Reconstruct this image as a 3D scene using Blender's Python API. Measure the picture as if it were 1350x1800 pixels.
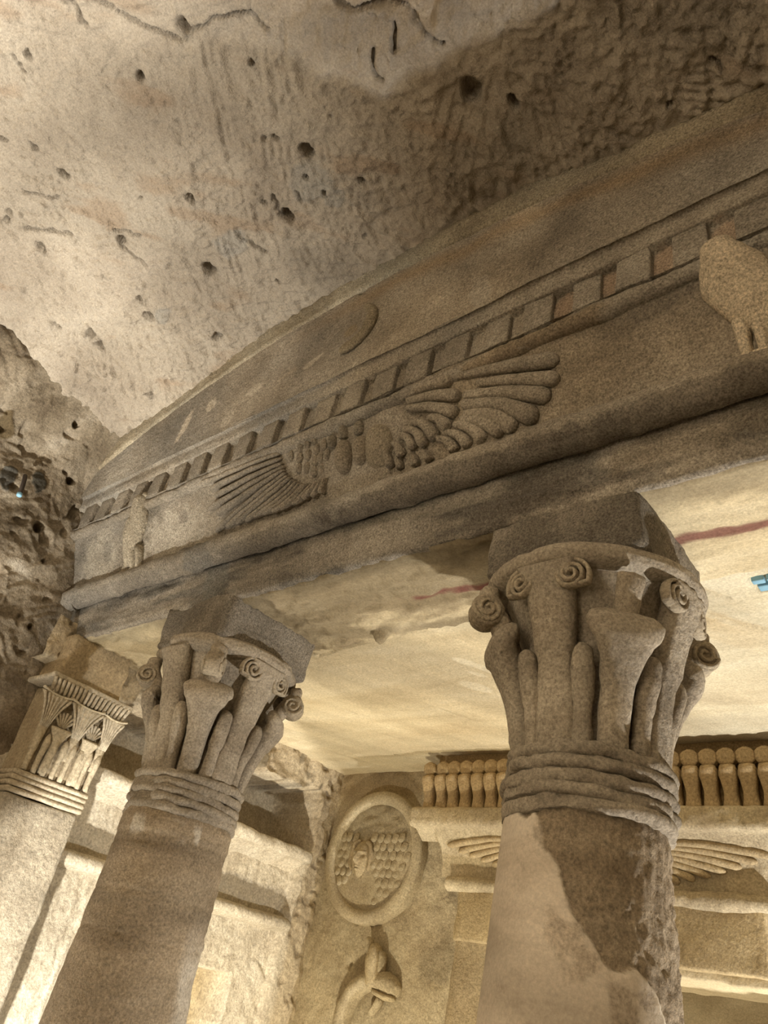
import bpy, math, random
import numpy as np
from mathutils import Matrix

# ------------------------------------------------------------------ camera, light, exposure
for o in list(bpy.data.objects):
    bpy.data.objects.remove(o)
S = bpy.context.scene
COL = S.collection
PI = math.pi

cd = bpy.data.cameras.new('camera')
cam = bpy.data.objects.new('camera', cd)
COL.objects.link(cam)
cd.sensor_fit = 'HORIZONTAL'
cd.sensor_width = 36.0
cd.lens = 1320.84 / 1350 * 36.0
cd.clip_start = .02
RX, RY, RZ = (.762674, .620242, .183382), (-.239741, .534429, -.8105), (-.60071, .574183, .556292)
cam.matrix_world = Matrix(((RX[0], -RY[0], -RZ[0], 0), (RX[1], -RY[1], -RZ[1], 0), (RX[2], -RY[2], -RZ[2], 1.6), (0, 0, 0, 1)))
S.camera = cam

w = bpy.data.worlds.new('world')
S.world = w
w.use_nodes = True
w.node_tree.nodes['Background'].inputs[0].default_value = (1.0, .86, .66, 1)
w.node_tree.nodes['Background'].inputs[1].default_value = .02

S.view_settings.view_transform = 'Standard'
S.view_settings.look = 'None'
S.view_settings.gamma = 1
S.view_settings.use_curve_mapping = False
S.view_settings.exposure = 0.0
S.cycles.max_bounces = 6
S.cycles.diffuse_bounces = 4


def lamp(name, loc, target, power, color, size=.12, spread=PI):
    d = bpy.data.lights.new(name, 'AREA')
    d.shape = 'DISK'
    d.size = size
    d.energy = power
    d.color = color
    d.spread = spread
    o = bpy.data.objects.new(name, d)
    COL.objects.link(o)
    v = np.array(target, float) - np.array(loc, float)
    from mathutils import Vector
    o.rotation_euler = Vector(v).to_track_quat('-Z', 'Y').to_euler()
    o.location = loc
    return o


def spot(name, loc, target, power, color, angle, blend=.6, size=.08):
    from mathutils import Vector
    d = bpy.data.lights.new(name, 'SPOT')
    d.energy = power
    d.color = color
    d.spot_size = math.radians(angle)
    d.spot_blend = blend
    d.shadow_soft_size = size
    o = bpy.data.objects.new(name, d)
    COL.objects.link(o)
    o.rotation_euler = Vector(np.array(target, float) - np.array(loc, float)).to_track_quat('-Z', 'Y').to_euler()
    o.location = loc
    return o


WARM = (1.0, .94, .83)
WHITE = (1.0, .97, .93)
COOL = (1.0, .965, .90)
# floor floodlights of the tomb, plus an added entrance fill (all out of view)
spot('floodlight_antechamber', (-3.15, .30, .2), (-3.5, .12, 4.3), 1200, COOL, 66, 1.0, .06)
spot('entrance_fill', (-1.2, -1.8, .3), (-1.2, -2.5, 3.6), 5400, COOL, 84, 1.0, .1)  # added unseen lamp, bounced off the rear ceiling and wall to fill the front
spot('floodlight_threshold', (-3.1, 1.0, .2), (-2.55, 2.6, 2.95), 130, WARM, 60, .5, .05)
spot('floodlight_niche', (-2.66, 1.15, .6), (-3.9, 2.6, 1.9), 380, WHITE, 56, .35, .03)
lamp('floodlight_vestibule_right', (.35, 3.3, .3), (-.75, 2.4, 2.9), 128, WHITE, .08)
spot('floodlight_vestibule_middle', (-2.55, 2.75, .3), (-3.2, 3.8, 2.2), 150, (1.0, .89, .67), 84, .6, .04)
lamp('floodlight_chamber', (-1.3, 4.35, .3), (-1.5, 4.6, 2.2), 25, (1.0, .88, .68), .12)

# ------------------------------------------------------------------ helpers
random.seed(4)
RNG = np.random.default_rng(7)


def _h(ix, iy, iz, seed):
    h = (ix * 374761393 + iy * 668265263 + iz * 1274126177 + seed * 974634583) & 0xffffffff
    h = ((h ^ (h >> 13)) * 1103515245) & 0xffffffff
    h = ((h ^ (h >> 16)) * 2246822519) & 0xffffffff
    h ^= h >> 15
    return (h & 0xffff).astype(np.float32) * (2 / 65535.) - 1


def vnoise(P, s, seed=0):
    Q = np.asarray(P, np.float64) * s + 1000.37
    i = np.floor(Q).astype(np.int64)
    f = (Q - i).astype(np.float32)
    f = f * f * (3 - 2 * f)
    x, y, z = i[..., 0], i[..., 1], i[..., 2]
    u, v, t = f[..., 0], f[..., 1], f[..., 2]
    def L(a, b, k): return a + (b - a) * k
    a = L(L(_h(x, y, z, seed), _h(x + 1, y, z, seed), u), L(_h(x, y + 1, z, seed), _h(x + 1, y + 1, z, seed), u), v)
    b = L(L(_h(x, y, z + 1, seed), _h(x + 1, y, z + 1, seed), u), L(_h(x, y + 1, z + 1, seed), _h(x + 1, y + 1, z + 1, seed), u), v)
    return L(a, b, t)


def fbm(P, s, octs=4, seed=0, gain=.5):
    r = 0
    a = 1.0
    for k in range(octs):
        r = r + a * vnoise(P, s * 2.03 ** k, seed + k)
        a *= gain
    return r


def sstep(a, b, x):
    t = np.clip((x - a) / (b - a), 0, 1)
    return t * t * (3 - 2 * t)


def wloc(o):
    p = np.zeros(3)
    while o is not None:
        p += np.array(o.location)
        o = o.parent
    return p


def mk(name, V, F, mat, parent=None, tint=None, smooth=True, local=False):
    """one mesh object from world-space vertices; F is a list of faces or an (n,4) array"""
    V = np.asarray(V, np.float64).reshape(-1, 3) - (wloc(parent) if parent and not local else 0)
    me = bpy.data.meshes.new(name)
    if isinstance(F, np.ndarray):
        n = len(F)
        k = F.shape[1]
        me.vertices.add(len(V))
        me.vertices.foreach_set('co', V.astype(np.float32).ravel())
        me.loops.add(n * k)
        me.loops.foreach_set('vertex_index', F.astype(np.int32).ravel())
        me.polygons.add(n)
        me.polygons.foreach_set('loop_start', np.arange(0, n * k, k, dtype=np.int32))
        me.polygons.foreach_set('loop_total', np.full(n, k, np.int32))
        me.update(calc_edges=True)
    else:
        me.from_pydata(V.tolist(), [], [list(map(int, f)) for f in F])
        me.update()
    if smooth:
        me.polygons.foreach_set('use_smooth', np.ones(len(me.polygons), bool))
    a = me.attributes.new('tint', 'FLOAT_COLOR', 'POINT')
    c = np.ones((len(V), 4), np.float32)
    if tint is not None:
        tt = np.asarray(tint, np.float32)
        if tt.ndim > 1:
            c[:, :tt.shape[-1]] = tt.reshape(-1, tt.shape[-1])
        else:
            c[:, :3] = tt
    a.data.foreach_set('color', c.ravel())
    me.materials.append(mat)
    o = bpy.data.objects.new(name, me)
    COL.objects.link(o)
    if parent:
        o.parent = parent
    return o


def thing(name, label, cat, loc, group=None):
    o = bpy.data.objects.new(name, None)
    o.empty_display_size = .1
    COL.objects.link(o)
    o.location = loc
    o['label'] = label
    o['category'] = cat
    if group:
        o['group'] = group
    return o


def tag(o, label, cat=None, group=None, kind=None):
    o['label'] = label
    if cat:
        o['category'] = cat
    if group:
        o['group'] = group
    if kind:
        o['kind'] = kind
    return o


def quads(nu, nv, wrap=False, flip=False):
    i = np.arange(nu - 1)[:, None]
    j = np.arange(nv if wrap else nv - 1)[None, :]
    j2 = (j + 1) % nv
    q = np.stack([i * nv + j, (i + 1) * nv + j, (i + 1) * nv + j2, i * nv + j2], -1).reshape(-1, 4)
    return q[:, ::-1].copy() if flip else q


def spaced(*seg):
    """seg: a0, step, a1, step, a2 ... -> non-uniform axis"""
    out = [np.array([seg[0]], float)]
    for k in range(0, len(seg) - 2, 2):
        a, st, b = seg[k], seg[k + 1], seg[k + 2]
        n = max(1, int(round((b - a) / st)))
        out.append(np.linspace(a, b, n + 1)[1:])
    return np.concatenate(out)


def normals(P):
    du = np.gradient(P, axis=0)
    dv = np.gradient(P, axis=1)
    n = np.cross(du, dv)
    return n / (np.linalg.norm(n, axis=-1, keepdims=True) + 1e-12)


def frames(path):
    t = np.gradient(path, axis=0)
    return t / (np.linalg.norm(t, axis=1, keepdims=True) + 1e-12)


def smooth_path(pts, n):
    """Catmull-Rom through pts, n samples"""
    p = np.asarray(pts, float)
    if len(p) == 2:
        t = np.linspace(0, 1, n)[:, None]
        return p[0] * (1 - t) + p[1] * t
    q = np.vstack([2 * p[0] - p[1], p, 2 * p[-1] - p[-2]])
    m = len(p) - 1
    T = np.linspace(0, m - 1e-9, n)
    k = T.astype(int)
    t = (T - k)[:, None]
    a, b, c, d = q[k], q[k + 1], q[k + 2], q[k + 3]
    return .5 * (2 * b + (c - a) * t + (2 * a - 5 * b + 4 * c - d) * t ** 2 + (3 * b - a - 3 * c + d) * t ** 3)


def lerp_tab(tab, t):
    tab = np.asarray(tab, float)
    return np.interp(t, tab[:, 0], tab[:, 1])


def sweep_vf(pts, ra, rb, nrm, n=12, seg=10, cap0=0, cap1=.12, power=2.0, flute=0, rough=0.0, seed=0):
    """flattened tube: ra half-width table/number, rb half-depth along nrm (vector or one per sample)"""
    P = smooth_path(pts, n)
    t = np.linspace(0, 1, n)
    # denser sampling near rounded ends
    if cap1 > 0 or cap0 > 0:
        e0 = np.array([0, .08, .25, .55]) * cap0 if cap0 else np.array([0])
        e1 = 1 - np.array([.55, .25, .08, 0]) * cap1 if cap1 else np.array([1])
        mid = np.linspace(cap0, 1 - cap1, max(3, n - 6))
        t = np.unique(np.concatenate([e0, mid, e1]))
        P = np.stack([np.interp(t, np.linspace(0, 1, n), P[:, k]) for k in range(3)], -1)
    A = lerp_tab(ra, t) if np.ndim(ra) else np.full(len(t), float(ra))
    B = lerp_tab(rb, t) if np.ndim(rb) else np.full(len(t), float(rb))
    c = np.ones(len(t))
    if cap0:
        k = np.clip(1 - t / cap0, 0, 1)
        c *= np.sqrt(np.clip(1 - k * k, 0, 1))
    if cap1:
        k = np.clip(1 - (1 - t) / cap1, 0, 1)
        c *= np.sqrt(np.clip(1 - k * k, 0, 1))
    c = np.maximum(c, .03)
    T = frames(P)
    Nn = np.asarray(nrm, float)
    if Nn.ndim == 1:
        Nn = np.repeat(Nn[None], len(t), 0)
    elif len(Nn) != len(t):
        Nn = np.stack([np.interp(t, np.linspace(0, 1, len(Nn)), Nn[:, k]) for k in range(3)], -1)
    W = np.cross(T, Nn)
    W /= np.linalg.norm(W, axis=1, keepdims=True) + 1e-12
    D = np.cross(W, T)
    th = np.linspace(0, 2 * PI, seg, endpoint=False)
    cs, sn = np.cos(th), np.sin(th)
    e = 2 / power
    cx = np.sign(cs) * np.abs(cs) ** e
    sx = np.sign(sn) * np.abs(sn) ** e
    fl = 1 + (.18 * np.cos(flute * th) if flute else 0)
    V = P[:, None] + W[:, None] * (A * c)[:, None, None] * cx[None, :, None] + D[:, None] * ((B * c)[:, None] * (sx * fl)[None])[..., None]
    V = V.reshape(-1, 3)
    if rough:
        V = V + rough * np.stack([fbm(V, 40, 3, seed + k) for k in range(3)], -1)
    F = quads(len(t), seg, wrap=True).tolist()
    F.append(list(range(seg)))
    F.append(list(range((len(t) - 1) * seg, len(t) * seg))[::-1])
    return V, F


def sweep(name, pts, ra, rb, nrm, mat, parent=None, tint=None, **k):
    V, F = sweep_vf(pts, ra, rb, nrm, **k)
    return mk(name, V, F, mat, parent, tint)


def join(parts):
    V, F, n = [], [], 0
    for v, f in parts:
        V.append(v)
        F += [[i + n for i in q] for q in (f.tolist() if isinstance(f, np.ndarray) else f)]
        n += len(v)
    return np.vstack(V), F


def box_vf(x0, x1, y0, y1, z0, z1, step=.03, rough=.004, seed=0, bev=.008):
    """box with subdivided, weathered faces (rounded corners)"""
    def ax(a, b):
        n = max(2, int(round((b - a) / step)))
        m = np.linspace(a + bev, b - bev, n)
        return np.concatenate([[a], m, [b]])
    X, Y, Z = ax(x0, x1), ax(y0, y1), ax(z0, z1)
    ids, V, F = {}, [], []
    def vid(i, j, k):
        q = (i, j, k)
        if q not in ids:
            ids[q] = len(V)
            V.append((X[i], Y[j], Z[k]))
        return ids[q]
    nx, ny, nz = len(X) - 1, len(Y) - 1, len(Z) - 1
    for i in range(nx):
        for j in range(ny):
            F.append([vid(i, j, 0), vid(i, j + 1, 0), vid(i + 1, j + 1, 0), vid(i + 1, j, 0)])
            F.append([vid(i, j, nz), vid(i + 1, j, nz), vid(i + 1, j + 1, nz), vid(i, j + 1, nz)])
    for i in range(nx):
        for k in range(nz):
            F.append([vid(i, 0, k), vid(i + 1, 0, k), vid(i + 1, 0, k + 1), vid(i, 0, k + 1)])
            F.append([vid(i, ny, k), vid(i, ny, k + 1), vid(i + 1, ny, k + 1), vid(i + 1, ny, k)])
    for j in range(ny):
        for k in range(nz):
            F.append([vid(0, j, k), vid(0, j, k + 1), vid(0, j + 1, k + 1), vid(0, j + 1, k)])
            F.append([vid(nx, j, k), vid(nx, j + 1, k), vid(nx, j + 1, k + 1), vid(nx, j, k + 1)])
    V = np.array(V)
    lo, hi = np.array([x0, y0, z0]), np.array([x1, y1, z1])
    c = np.clip(V, lo + bev, hi - bev)
    d = V - c
    L = np.linalg.norm(d, axis=1, keepdims=True)
    V = c + d / np.maximum(L, 1e-9) * np.minimum(L, bev)
    if rough:
        V = V + rough * np.stack([fbm(V, 9, 4, seed + 11 * k) for k in range(3)], -1)
    return V, F


def lathe(name, ax, tab, mat, parent, nz=40, na=72, rough=.003, seed=0, dfun=None, tfun=None, a0=0, fr=14):
    z = np.linspace(tab[0][0], tab[-1][0], nz)
    r = lerp_tab(tab, z)
    a = np.linspace(0, 2 * PI, na, endpoint=False) + a0
    A, Zz = np.meshgrid(a, z)
    Rr = np.repeat(r[:, None], na, 1)
    P = np.stack([ax[0] + Rr * np.sin(A), ax[1] - Rr * np.cos(A), Zz], -1)
    d = rough * fbm(P, fr, 4, seed)
    if dfun is not None:
        d = d + dfun(np.degrees((A + PI) % (2 * PI) - PI), Zz, P)
    Rr = Rr + d
    P = np.stack([ax[0] + Rr * np.sin(A), ax[1] - Rr * np.cos(A), Zz], -1)
    t = tfun(np.degrees((A + PI) % (2 * PI) - PI), Zz, P).reshape(-1, 3) if tfun else None
    F = quads(nz, na, wrap=True, flip=True).tolist()
    F.append(list(range(na)))
    F.append(list(range((nz - 1) * na, nz * na))[::-1])
    return mk(name, P.reshape(-1, 3), F, mat, parent, t)


def polydist(x, y, pts):
    d = np.full(x.shape, 9.0)
    for (ax, ay), (bx, by) in zip(pts[:-1], pts[1:]):
        vx, vy = bx - ax, by - ay
        t = np.clip(((x - ax) * vx + (y - ay) * vy) / (vx * vx + vy * vy + 1e-9), 0, 1)
        d = np.minimum(d, np.hypot(x - ax - t * vx, y - ay - t * vy))
    return d


def seeds_field(x, y, n, lo, hi, seed):
    """nearest random seed: (index, distance gap to the second nearest)"""
    r = np.random.default_rng(seed)
    sx, sy = r.uniform(lo[0], hi[0], n), r.uniform(lo[1], hi[1], n)
    d1 = np.full(x.shape, 1e9)
    d2 = np.full(x.shape, 1e9)
    idx = np.zeros(x.shape, int)
    for k in range(n):
        d = np.hypot(x - sx[k], y - sy[k])
        m = d < d1
        d2 = np.where(m, d1, np.minimum(d2, d))
        d1 = np.where(m, d, d1)
        idx = np.where(m, k, idx)
    return idx, d2 - d1, r


def toolmarks(x, y, cells, lo, hi, seed, freq=70.0, long=9.0, angles=None):
    """chisel strokes: ridges whose direction changes from patch to patch"""
    P = np.stack([x, y, 0 * x], -1)
    wx, wy = x + .10 * fbm(P, 3, 2, seed), y + .10 * fbm(P, 3, 2, seed + 5)
    idx, gap, r = seeds_field(wx, wy, cells, lo, hi, seed)
    an = r.uniform(0, PI, cells) if angles is None else r.choice(angles, cells) + r.normal(0, .2, cells)
    a = an[idx]
    amp = r.uniform(.35, 1.0, cells)[idx]
    u, v = x * np.cos(a) + y * np.sin(a), -x * np.sin(a) + y * np.cos(a)
    Q = np.stack([u * long, v * freq + .6 * fbm(P, 12, 2, seed + 9), a * 3], -1)
    m = vnoise(Q, 1.0, seed + 2)
    hgt = r.uniform(-1, 1, cells)[idx]
    return m * amp, hgt, gap


# ------------------------------------------------------------------ materials
def stone(name, cols, scale=2.2, bump=.6, grain=140, streak=None, pit=.35):
    m = bpy.data.materials.new(name)
    m.use_nodes = True
    nt = m.node_tree
    N, L = nt.nodes, nt.links
    b = N['Principled BSDF']
    b.inputs['Roughness'].default_value = .93
    b.inputs['Specular IOR Level'].default_value = .12
    tc = N.new('ShaderNodeTexCoord')
    mp = N.new('ShaderNodeMapping')
    L.new(tc.outputs['Object'], mp.inputs['Vector'])
    if streak:
        mp.inputs['Rotation'].default_value = streak[0]
        mp.inputs['Scale'].default_value = streak[1]
    n1 = N.new('ShaderNodeTexNoise')
    n1.inputs['Scale'].default_value = scale
    n1.inputs['Detail'].default_value = 9
    n1.inputs['Roughness'].default_value = .62
    n1.inputs['Distortion'].default_value = .4
    L.new(mp.outputs[0], n1.inputs['Vector'])
    cr = N.new('ShaderNodeValToRGB')
    e = cr.color_ramp.elements
    ps = np.linspace(.28, .74, len(cols))
    e[0].position, e[0].color = ps[0], (*cols[0], 1)
    e[1].position, e[1].color = ps[-1], (*cols[-1], 1)
    for p, c in list(zip(ps, cols))[1:-1]:
        k = e.new(p)
        k.color = (*c, 1)
    L.new(n1.outputs['Fac'], cr.inputs[0])
    n2 = N.new('ShaderNodeTexNoise')
    n2.inputs['Scale'].default_value = grain
    n2.inputs['Detail'].default_value = 3
    n2.inputs['Roughness'].default_value = .7
    L.new(tc.outputs['Object'], n2.inputs['Vector'])
    mr = N.new('ShaderNodeMapRange')
    mr.inputs['From Min'].default_value = .3
    mr.inputs['From Max'].default_value = .7
    mr.inputs['To Min'].default_value = 1 - pit
    mr.inputs['To Max'].default_value = 1 + pit * .75
    L.new(n2.outputs['Fac'], mr.inputs['Value'])
    at = N.new('ShaderNodeAttribute')
    at.attribute_name = 'tint'
    x1 = N.new('ShaderNodeMix')
    x1.data_type = 'RGBA'
    x1.blend_type = 'MULTIPLY'
    x1.inputs[0].default_value = 1
    L.new(cr.outputs[0], x1.inputs[6])
    L.new(at.outputs['Color'], x1.inputs[7])
    n4 = N.new('ShaderNodeTexNoise')
    n4.inputs['Scale'].default_value = grain * .45
    n4.inputs['Detail'].default_value = 5
    n4.inputs['Roughness'].default_value = .75
    L.new(tc.outputs['Object'], n4.inputs['Vector'])
    m4 = N.new('ShaderNodeMapRange')
    m4.inputs['From Min'].default_value = .34
    m4.inputs['From Max'].default_value = .66
    m4.inputs['To Min'].default_value = 1 - pit * .35
    m4.inputs['To Max'].default_value = 1 + pit * .28
    L.new(n4.outputs['Fac'], m4.inputs['Value'])
    mm = N.new('ShaderNodeMath')
    mm.operation = 'MULTIPLY'
    L.new(mr.outputs[0], mm.inputs[0])
    L.new(m4.outputs[0], mm.inputs[1])
    x2 = N.new('ShaderNodeVectorMath')
    x2.operation = 'SCALE'
    L.new(x1.outputs[2], x2.inputs[0])
    gw = N.new('ShaderNodeMix')
    gw.inputs[2].default_value = 1.0
    L.new(at.outputs['Alpha'], gw.inputs[0])
    L.new(mm.outputs[0], gw.inputs[3])
    L.new(gw.outputs[0], x2.inputs['Scale'])
    L.new(x2.outputs[0], b.inputs['Base Color'])
    n3 = N.new('ShaderNodeTexNoise')
    n3.inputs['Scale'].default_value = grain * .33
    n3.inputs['Detail'].default_value = 6
    n3.inputs['Roughness'].default_value = .68
    L.new(tc.outputs['Object'], n3.inputs['Vector'])
    bp = N.new('ShaderNodeBump')
    bs = N.new('ShaderNodeMath')
    bs.operation = 'MULTIPLY'
    bs.inputs[1].default_value = bump
    L.new(at.outputs['Alpha'], bs.inputs[0])
    L.new(bs.outputs[0], bp.inputs['Strength'])
    bp.inputs['Distance'].default_value = .013
    L.new(n3.outputs['Fac'], bp.inputs['Height'])
    L.new(bp.outputs[0], b.inputs['Normal'])
    return m


M_ceil = stone('antechamber_rock', [(.27, .228, .175), (.385, .336, .265), (.475, .424, .342)], 1.8, 1.0, pit=.24)
M_wall = stone('rough_wall_rock', [(.09, .066, .042), (.185, .147, .098), (.28, .232, .165), (.42, .37, .29)], 3.2, .9, 90)
M_fac = stone('facade_sandstone', [(.18, .153, .115), (.295, .255, .196), (.41, .362, .285)], 2.6, 1.0, 150, pit=.58)
M_col = stone('column_sandstone', [(.23, .187, .133), (.335, .282, .207), (.425, .366, .276)], 3.0, .8, 120, streak=((0, 0, 0), (.6, .6, 2.2)), pit=.42)
M_vest = stone('vestibule_sandstone', [(.44, .35, .21), (.57, .475, .30), (.65, .56, .38)], 1.6, .45, 120, streak=((0, 0, -.99), (.6, 3.2, 1)), pit=.22)
M_back = stone('back_wall_sandstone', [(.33, .26, .16), (.46, .38, .245), (.56, .48, .325)], 3.2, .7, 110)
M_side = stone('niche_wall_sandstone', [(.36, .295, .20), (.49, .42, .30), (.58, .51, .38)], 3.4, .9, 80)


def plain(name, col, rough=.6, metal=0):
    m = bpy.data.materials.new(name)
    m.use_nodes = True
    nt = m.node_tree
    b = nt.nodes['Principled BSDF']
    n = nt.nodes.new('ShaderNodeTexNoise')
    n.inputs['Scale'].default_value = 60
    r = nt.nodes.new('ShaderNodeValToRGB')
    r.color_ramp.elements[0].color = (*[c * .6 for c in col], 1)
    r.color_ramp.elements[1].color = (*[min(1, c * 1.25) for c in col], 1)
    nt.links.new(n.outputs['Fac'], r.inputs[0])
    nt.links.new(r.outputs[0], b.inputs['Base Color'])
    b.inputs['Roughness'].default_value = rough
    b.inputs['Metallic'].default_value = metal
    return m


M_rust = plain('rusty_iron', (.06, .045, .035), .8, .3)
M_blue = plain('blue_paint', (.22, .42, .55), .7)

# ------------------------------------------------------------------ antechamber ceiling
CX = -1.83          # axis of the tomb front


def ceil_z(x, y):
    return 4.33 - .085 * (x + 1.855) ** 2 * (.45 + .55 * sstep(.2, 1.33, y))


HOLES = [(-1.729, 0.169, 0.032), (-2.333, -0.135, 0.019), (-2.023, 0.178, 0.021), (-2.638, 0.073, 0.02), (-2.646, 0.223, 0.026), (-2.235, 0.615, 0.022), (-3.071, 0.368, 0.028), (-2.687, 0.561, 0.02), (-1.666, 0.755, 0.03), (-1.745, 0.83, 0.013), (-1.723, 0.918, 0.015), (-1.553, 0.955, 0.015), (-1.937, 0.91, 0.029), (-1.977, 0.812, 0.01), (-2.46, 0.905, 0.034), (-2.876, 0.819, 0.015), (-2.92, 0.904, 0.025), (-3.277, 0.801, 0.029), (-2.718, 1.186, 0.021), (-3.043, 0.176, 0.015), (-3.08, 0.191, 0.015), (-2.231, 1.143, 0.011), (-1.719, 1.161, 0.01), (-2.926, 0.638, 0.009), (-1.612, 0.392, 0.012), (-1.474, 0.7, 0.007), (-0.991, 0.904, 0.045), (-0.877, 1.013, 0.018), (-0.435, 1.252, 0.013), (-3.293, 0.876, 0.026), (-2.724, -0.019, 0.015), (-1.772, 0.619, 0.01), (-1.736, 0.642, 0.012), (-2.416, 0.486, 0.008), (-3.393, 0.666, 0.016), (-3.263, 1.211, 0.02)]
CRACKS = [[(-2.069, -0.2), (-2.031, -0.142), (-2.018, -0.121), (-2.037, -0.079), (-2.032, -0.042)], [(-1.908, -0.005), (-1.845, 0.088), (-1.816, 0.144), (-1.778, 0.194), (-1.744, 0.207), (-1.675, 0.205), (-1.618, 0.205), (-1.556, 0.239), (-1.491, 0.275), (-1.49, 0.314), (-1.474, 0.349)], [(-1.227, 0.404), (-1.207, 0.454), (-1.188, 0.483), (-1.107, 0.516), (-1.033, 0.572), (-1.032, 0.623), (-1.017, 0.668), (-0.98, 0.732)], [(-1.22, 0.62), (-1.242, 0.661), (-1.252, 0.7), (-1.25, 0.713)], [(-2.879, 0.164), (-2.766, 0.274)], [(-3.05, 0.267), (-2.876, 0.419)], [(-2.668, 0.513), (-2.589, 0.599)], [(-2.707, 0.572), (-2.688, 0.707)], [(-1.913, -0.026), (-1.961, -0.102)], [(-2.206, 0.835), (-2.183, 0.917), (-2.17, 0.995)], [(-1.922, 0.81), (-1.969, 0.889), (-1.947, 0.92)], [(-1.81, 0.851), (-1.832, 0.898)], [(-0.281, 1.179), (-0.263, 1.23)], [(-2.395, -0.155), (-2.392, -0.103)], [(-1.095, 0.593), (-1.151, 0.663)]]
MORTAR = [(-1.745, .854, .11), (-2.261, .866, .10), (-2.844, .937, .06), (-1.70, .955, .06)]
PALE = [(-1.782, .223, .07), (-1.182, .802, .11), (-.567, .86, .09)]

X = spaced(-4.3, .05, -3.75, .0065, -.05, .05, 1.6)
Y = spaced(-2.6, .08, -.4, .0065, 1.42, .03, 1.7)
gx, gy = np.meshgrid(X, Y, indexing='ij')
z0 = ceil_z(gx, gy)
P = np.stack([gx, gy, 0 * gx], -1)
tm, hgt, gap = toolmarks(gx, gy, 70, (-4, -.5), (0, 1.5), 3, 62, 8)
tm2, _, _ = toolmarks(gx, gy, 40, (-4, -.5), (0, 1.5), 21, 34, 6)
rough_zone = .55 + .45 * vnoise(P, 1.6, 40)
d = .030 * fbm(P, 1.1, 3, 1) + .008 * fbm(P, 5, 3, 2) + .0035 * fbm(P, 26, 4, 5)
d += .009 * np.abs(tm) ** .8 * np.sign(tm) * (1.25 - rough_zone) + .010 * tm2 * np.clip(rough_zone, 0, 1)
d += .007 * fbm(P, 60, 2, 57) * np.clip(.6 + vnoise(P, 2.5, 58), 0, 1.2) - .010 * sstep(.35, .8, fbm(P, 38, 2, 62)) * np.clip(.5 + vnoise(P, 1.7, 63), 0, 1)
step_ = sstep(.02, -.02, gy - np.interp(gx, [-1.3, -1.207, -1.107, -1.03, -.98, -.9], [.38, .45, .515, .60, .66, .60]) + .012 * fbm(P, 14, 3, 59)) * sstep(-1.5, -1.3, gx)
d += .03 * step_
d += .010 * hgt * sstep(0, .05, gap)
for (fq, lg, am, an, sd_) in ((38, 12, .017, .5, 301), (30, 11, .017, 2.2, 302), (52, 18, .011, 1.3, 303)):
    uu_, vv_ = gx * math.cos(an) + gy * math.sin(an), -gx * math.sin(an) + gy * math.cos(an)
    rd_ = 1 - np.abs(vnoise(np.stack([uu_ * lg, vv_ * fq, 0 * gx], -1), 1, sd_)) * 1.6
    d += am * rd_ * np.clip(.30 + 1.1 * vnoise(P, 1.9, sd_ + 10), .12, 1.2)
# band of deep strokes along the front of the tomb
band = sstep(.75, 1.0, gy) * sstep(-2.2, -1.2, gx)
d += .012 * band * vnoise(np.stack([gx * 55 + gy * 14, gy * 7, 0 * gx], -1), 1, 77)
wx = gx + .012 * fbm(P, 22, 2, 60)
wy = gy + .012 * fbm(P, 22, 2, 61)
tint = np.ones(gx.shape + (3,))
blot = fbm(P, 1.4, 3, 33)
tint *= (1 + .16 * blot)[..., None]
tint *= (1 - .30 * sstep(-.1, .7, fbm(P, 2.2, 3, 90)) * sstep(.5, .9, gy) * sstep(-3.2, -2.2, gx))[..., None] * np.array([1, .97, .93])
for hx, hy, hr in HOLES:
    q = np.hypot((wx - hx) * 1.1, (wy - hy) * .9) / hr
    d += .075 * (1 - sstep(.55, 1.1, q)) * min(1, hr / .018)
    tint *= (1 - .12 * (1 - sstep(1.0, 1.8, q)))[..., None]
for c in CRACKS:
    q = polydist(wx, wy, c)
    kq = 1 - sstep(.002, .0095, q + .003 * fbm(P, 30, 2, 65))
    d += .030 * kq
    tint *= (1 - .35 * kq)[..., None]  # crack shade painted into the tint, along with some dirt
for mx, my, mr in MORTAR:
    q = np.hypot(wx - mx, (wy - my) * 1.3) / mr + .25 * fbm(P, 14, 3, 8)
    k = 1 - sstep(.75, 1.0, q)
    d -= .006 * k
    d += .004 * k * fbm(P, 30, 3, 88)
    tint = tint * (1 - k[..., None]) + k[..., None] * np.array([.86, .88, .90])
for mx, my, mr in PALE:
    q = np.hypot(wx - mx, wy - my) / mr + .35 * fbm(P, 12, 3, 18)
    k = .6 * (1 - sstep(.6, 1.0, q))
    d += .010 * k * fbm(P, 24, 3, 83)
    tint = tint * (1 - k[..., None]) + k[..., None] * np.array([1.18, 1.16, 1.12])
# iron stains
k = sstep(.35, .8, fbm(np.stack([gx * 3 - gy * 3, gx + gy, 0 * gx], -1), 2.4, 3, 51))
tint *= 1 - .28 * k[..., None] * np.array([.35, .6, .8])
tint *= 1 + .25 * step_[..., None]
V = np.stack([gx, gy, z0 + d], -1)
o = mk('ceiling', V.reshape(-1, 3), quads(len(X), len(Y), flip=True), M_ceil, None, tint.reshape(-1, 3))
tag(o, 'rough chisel-marked tan rock ceiling with dark drill holes and cracks', 'ceiling', kind='structure')

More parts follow.
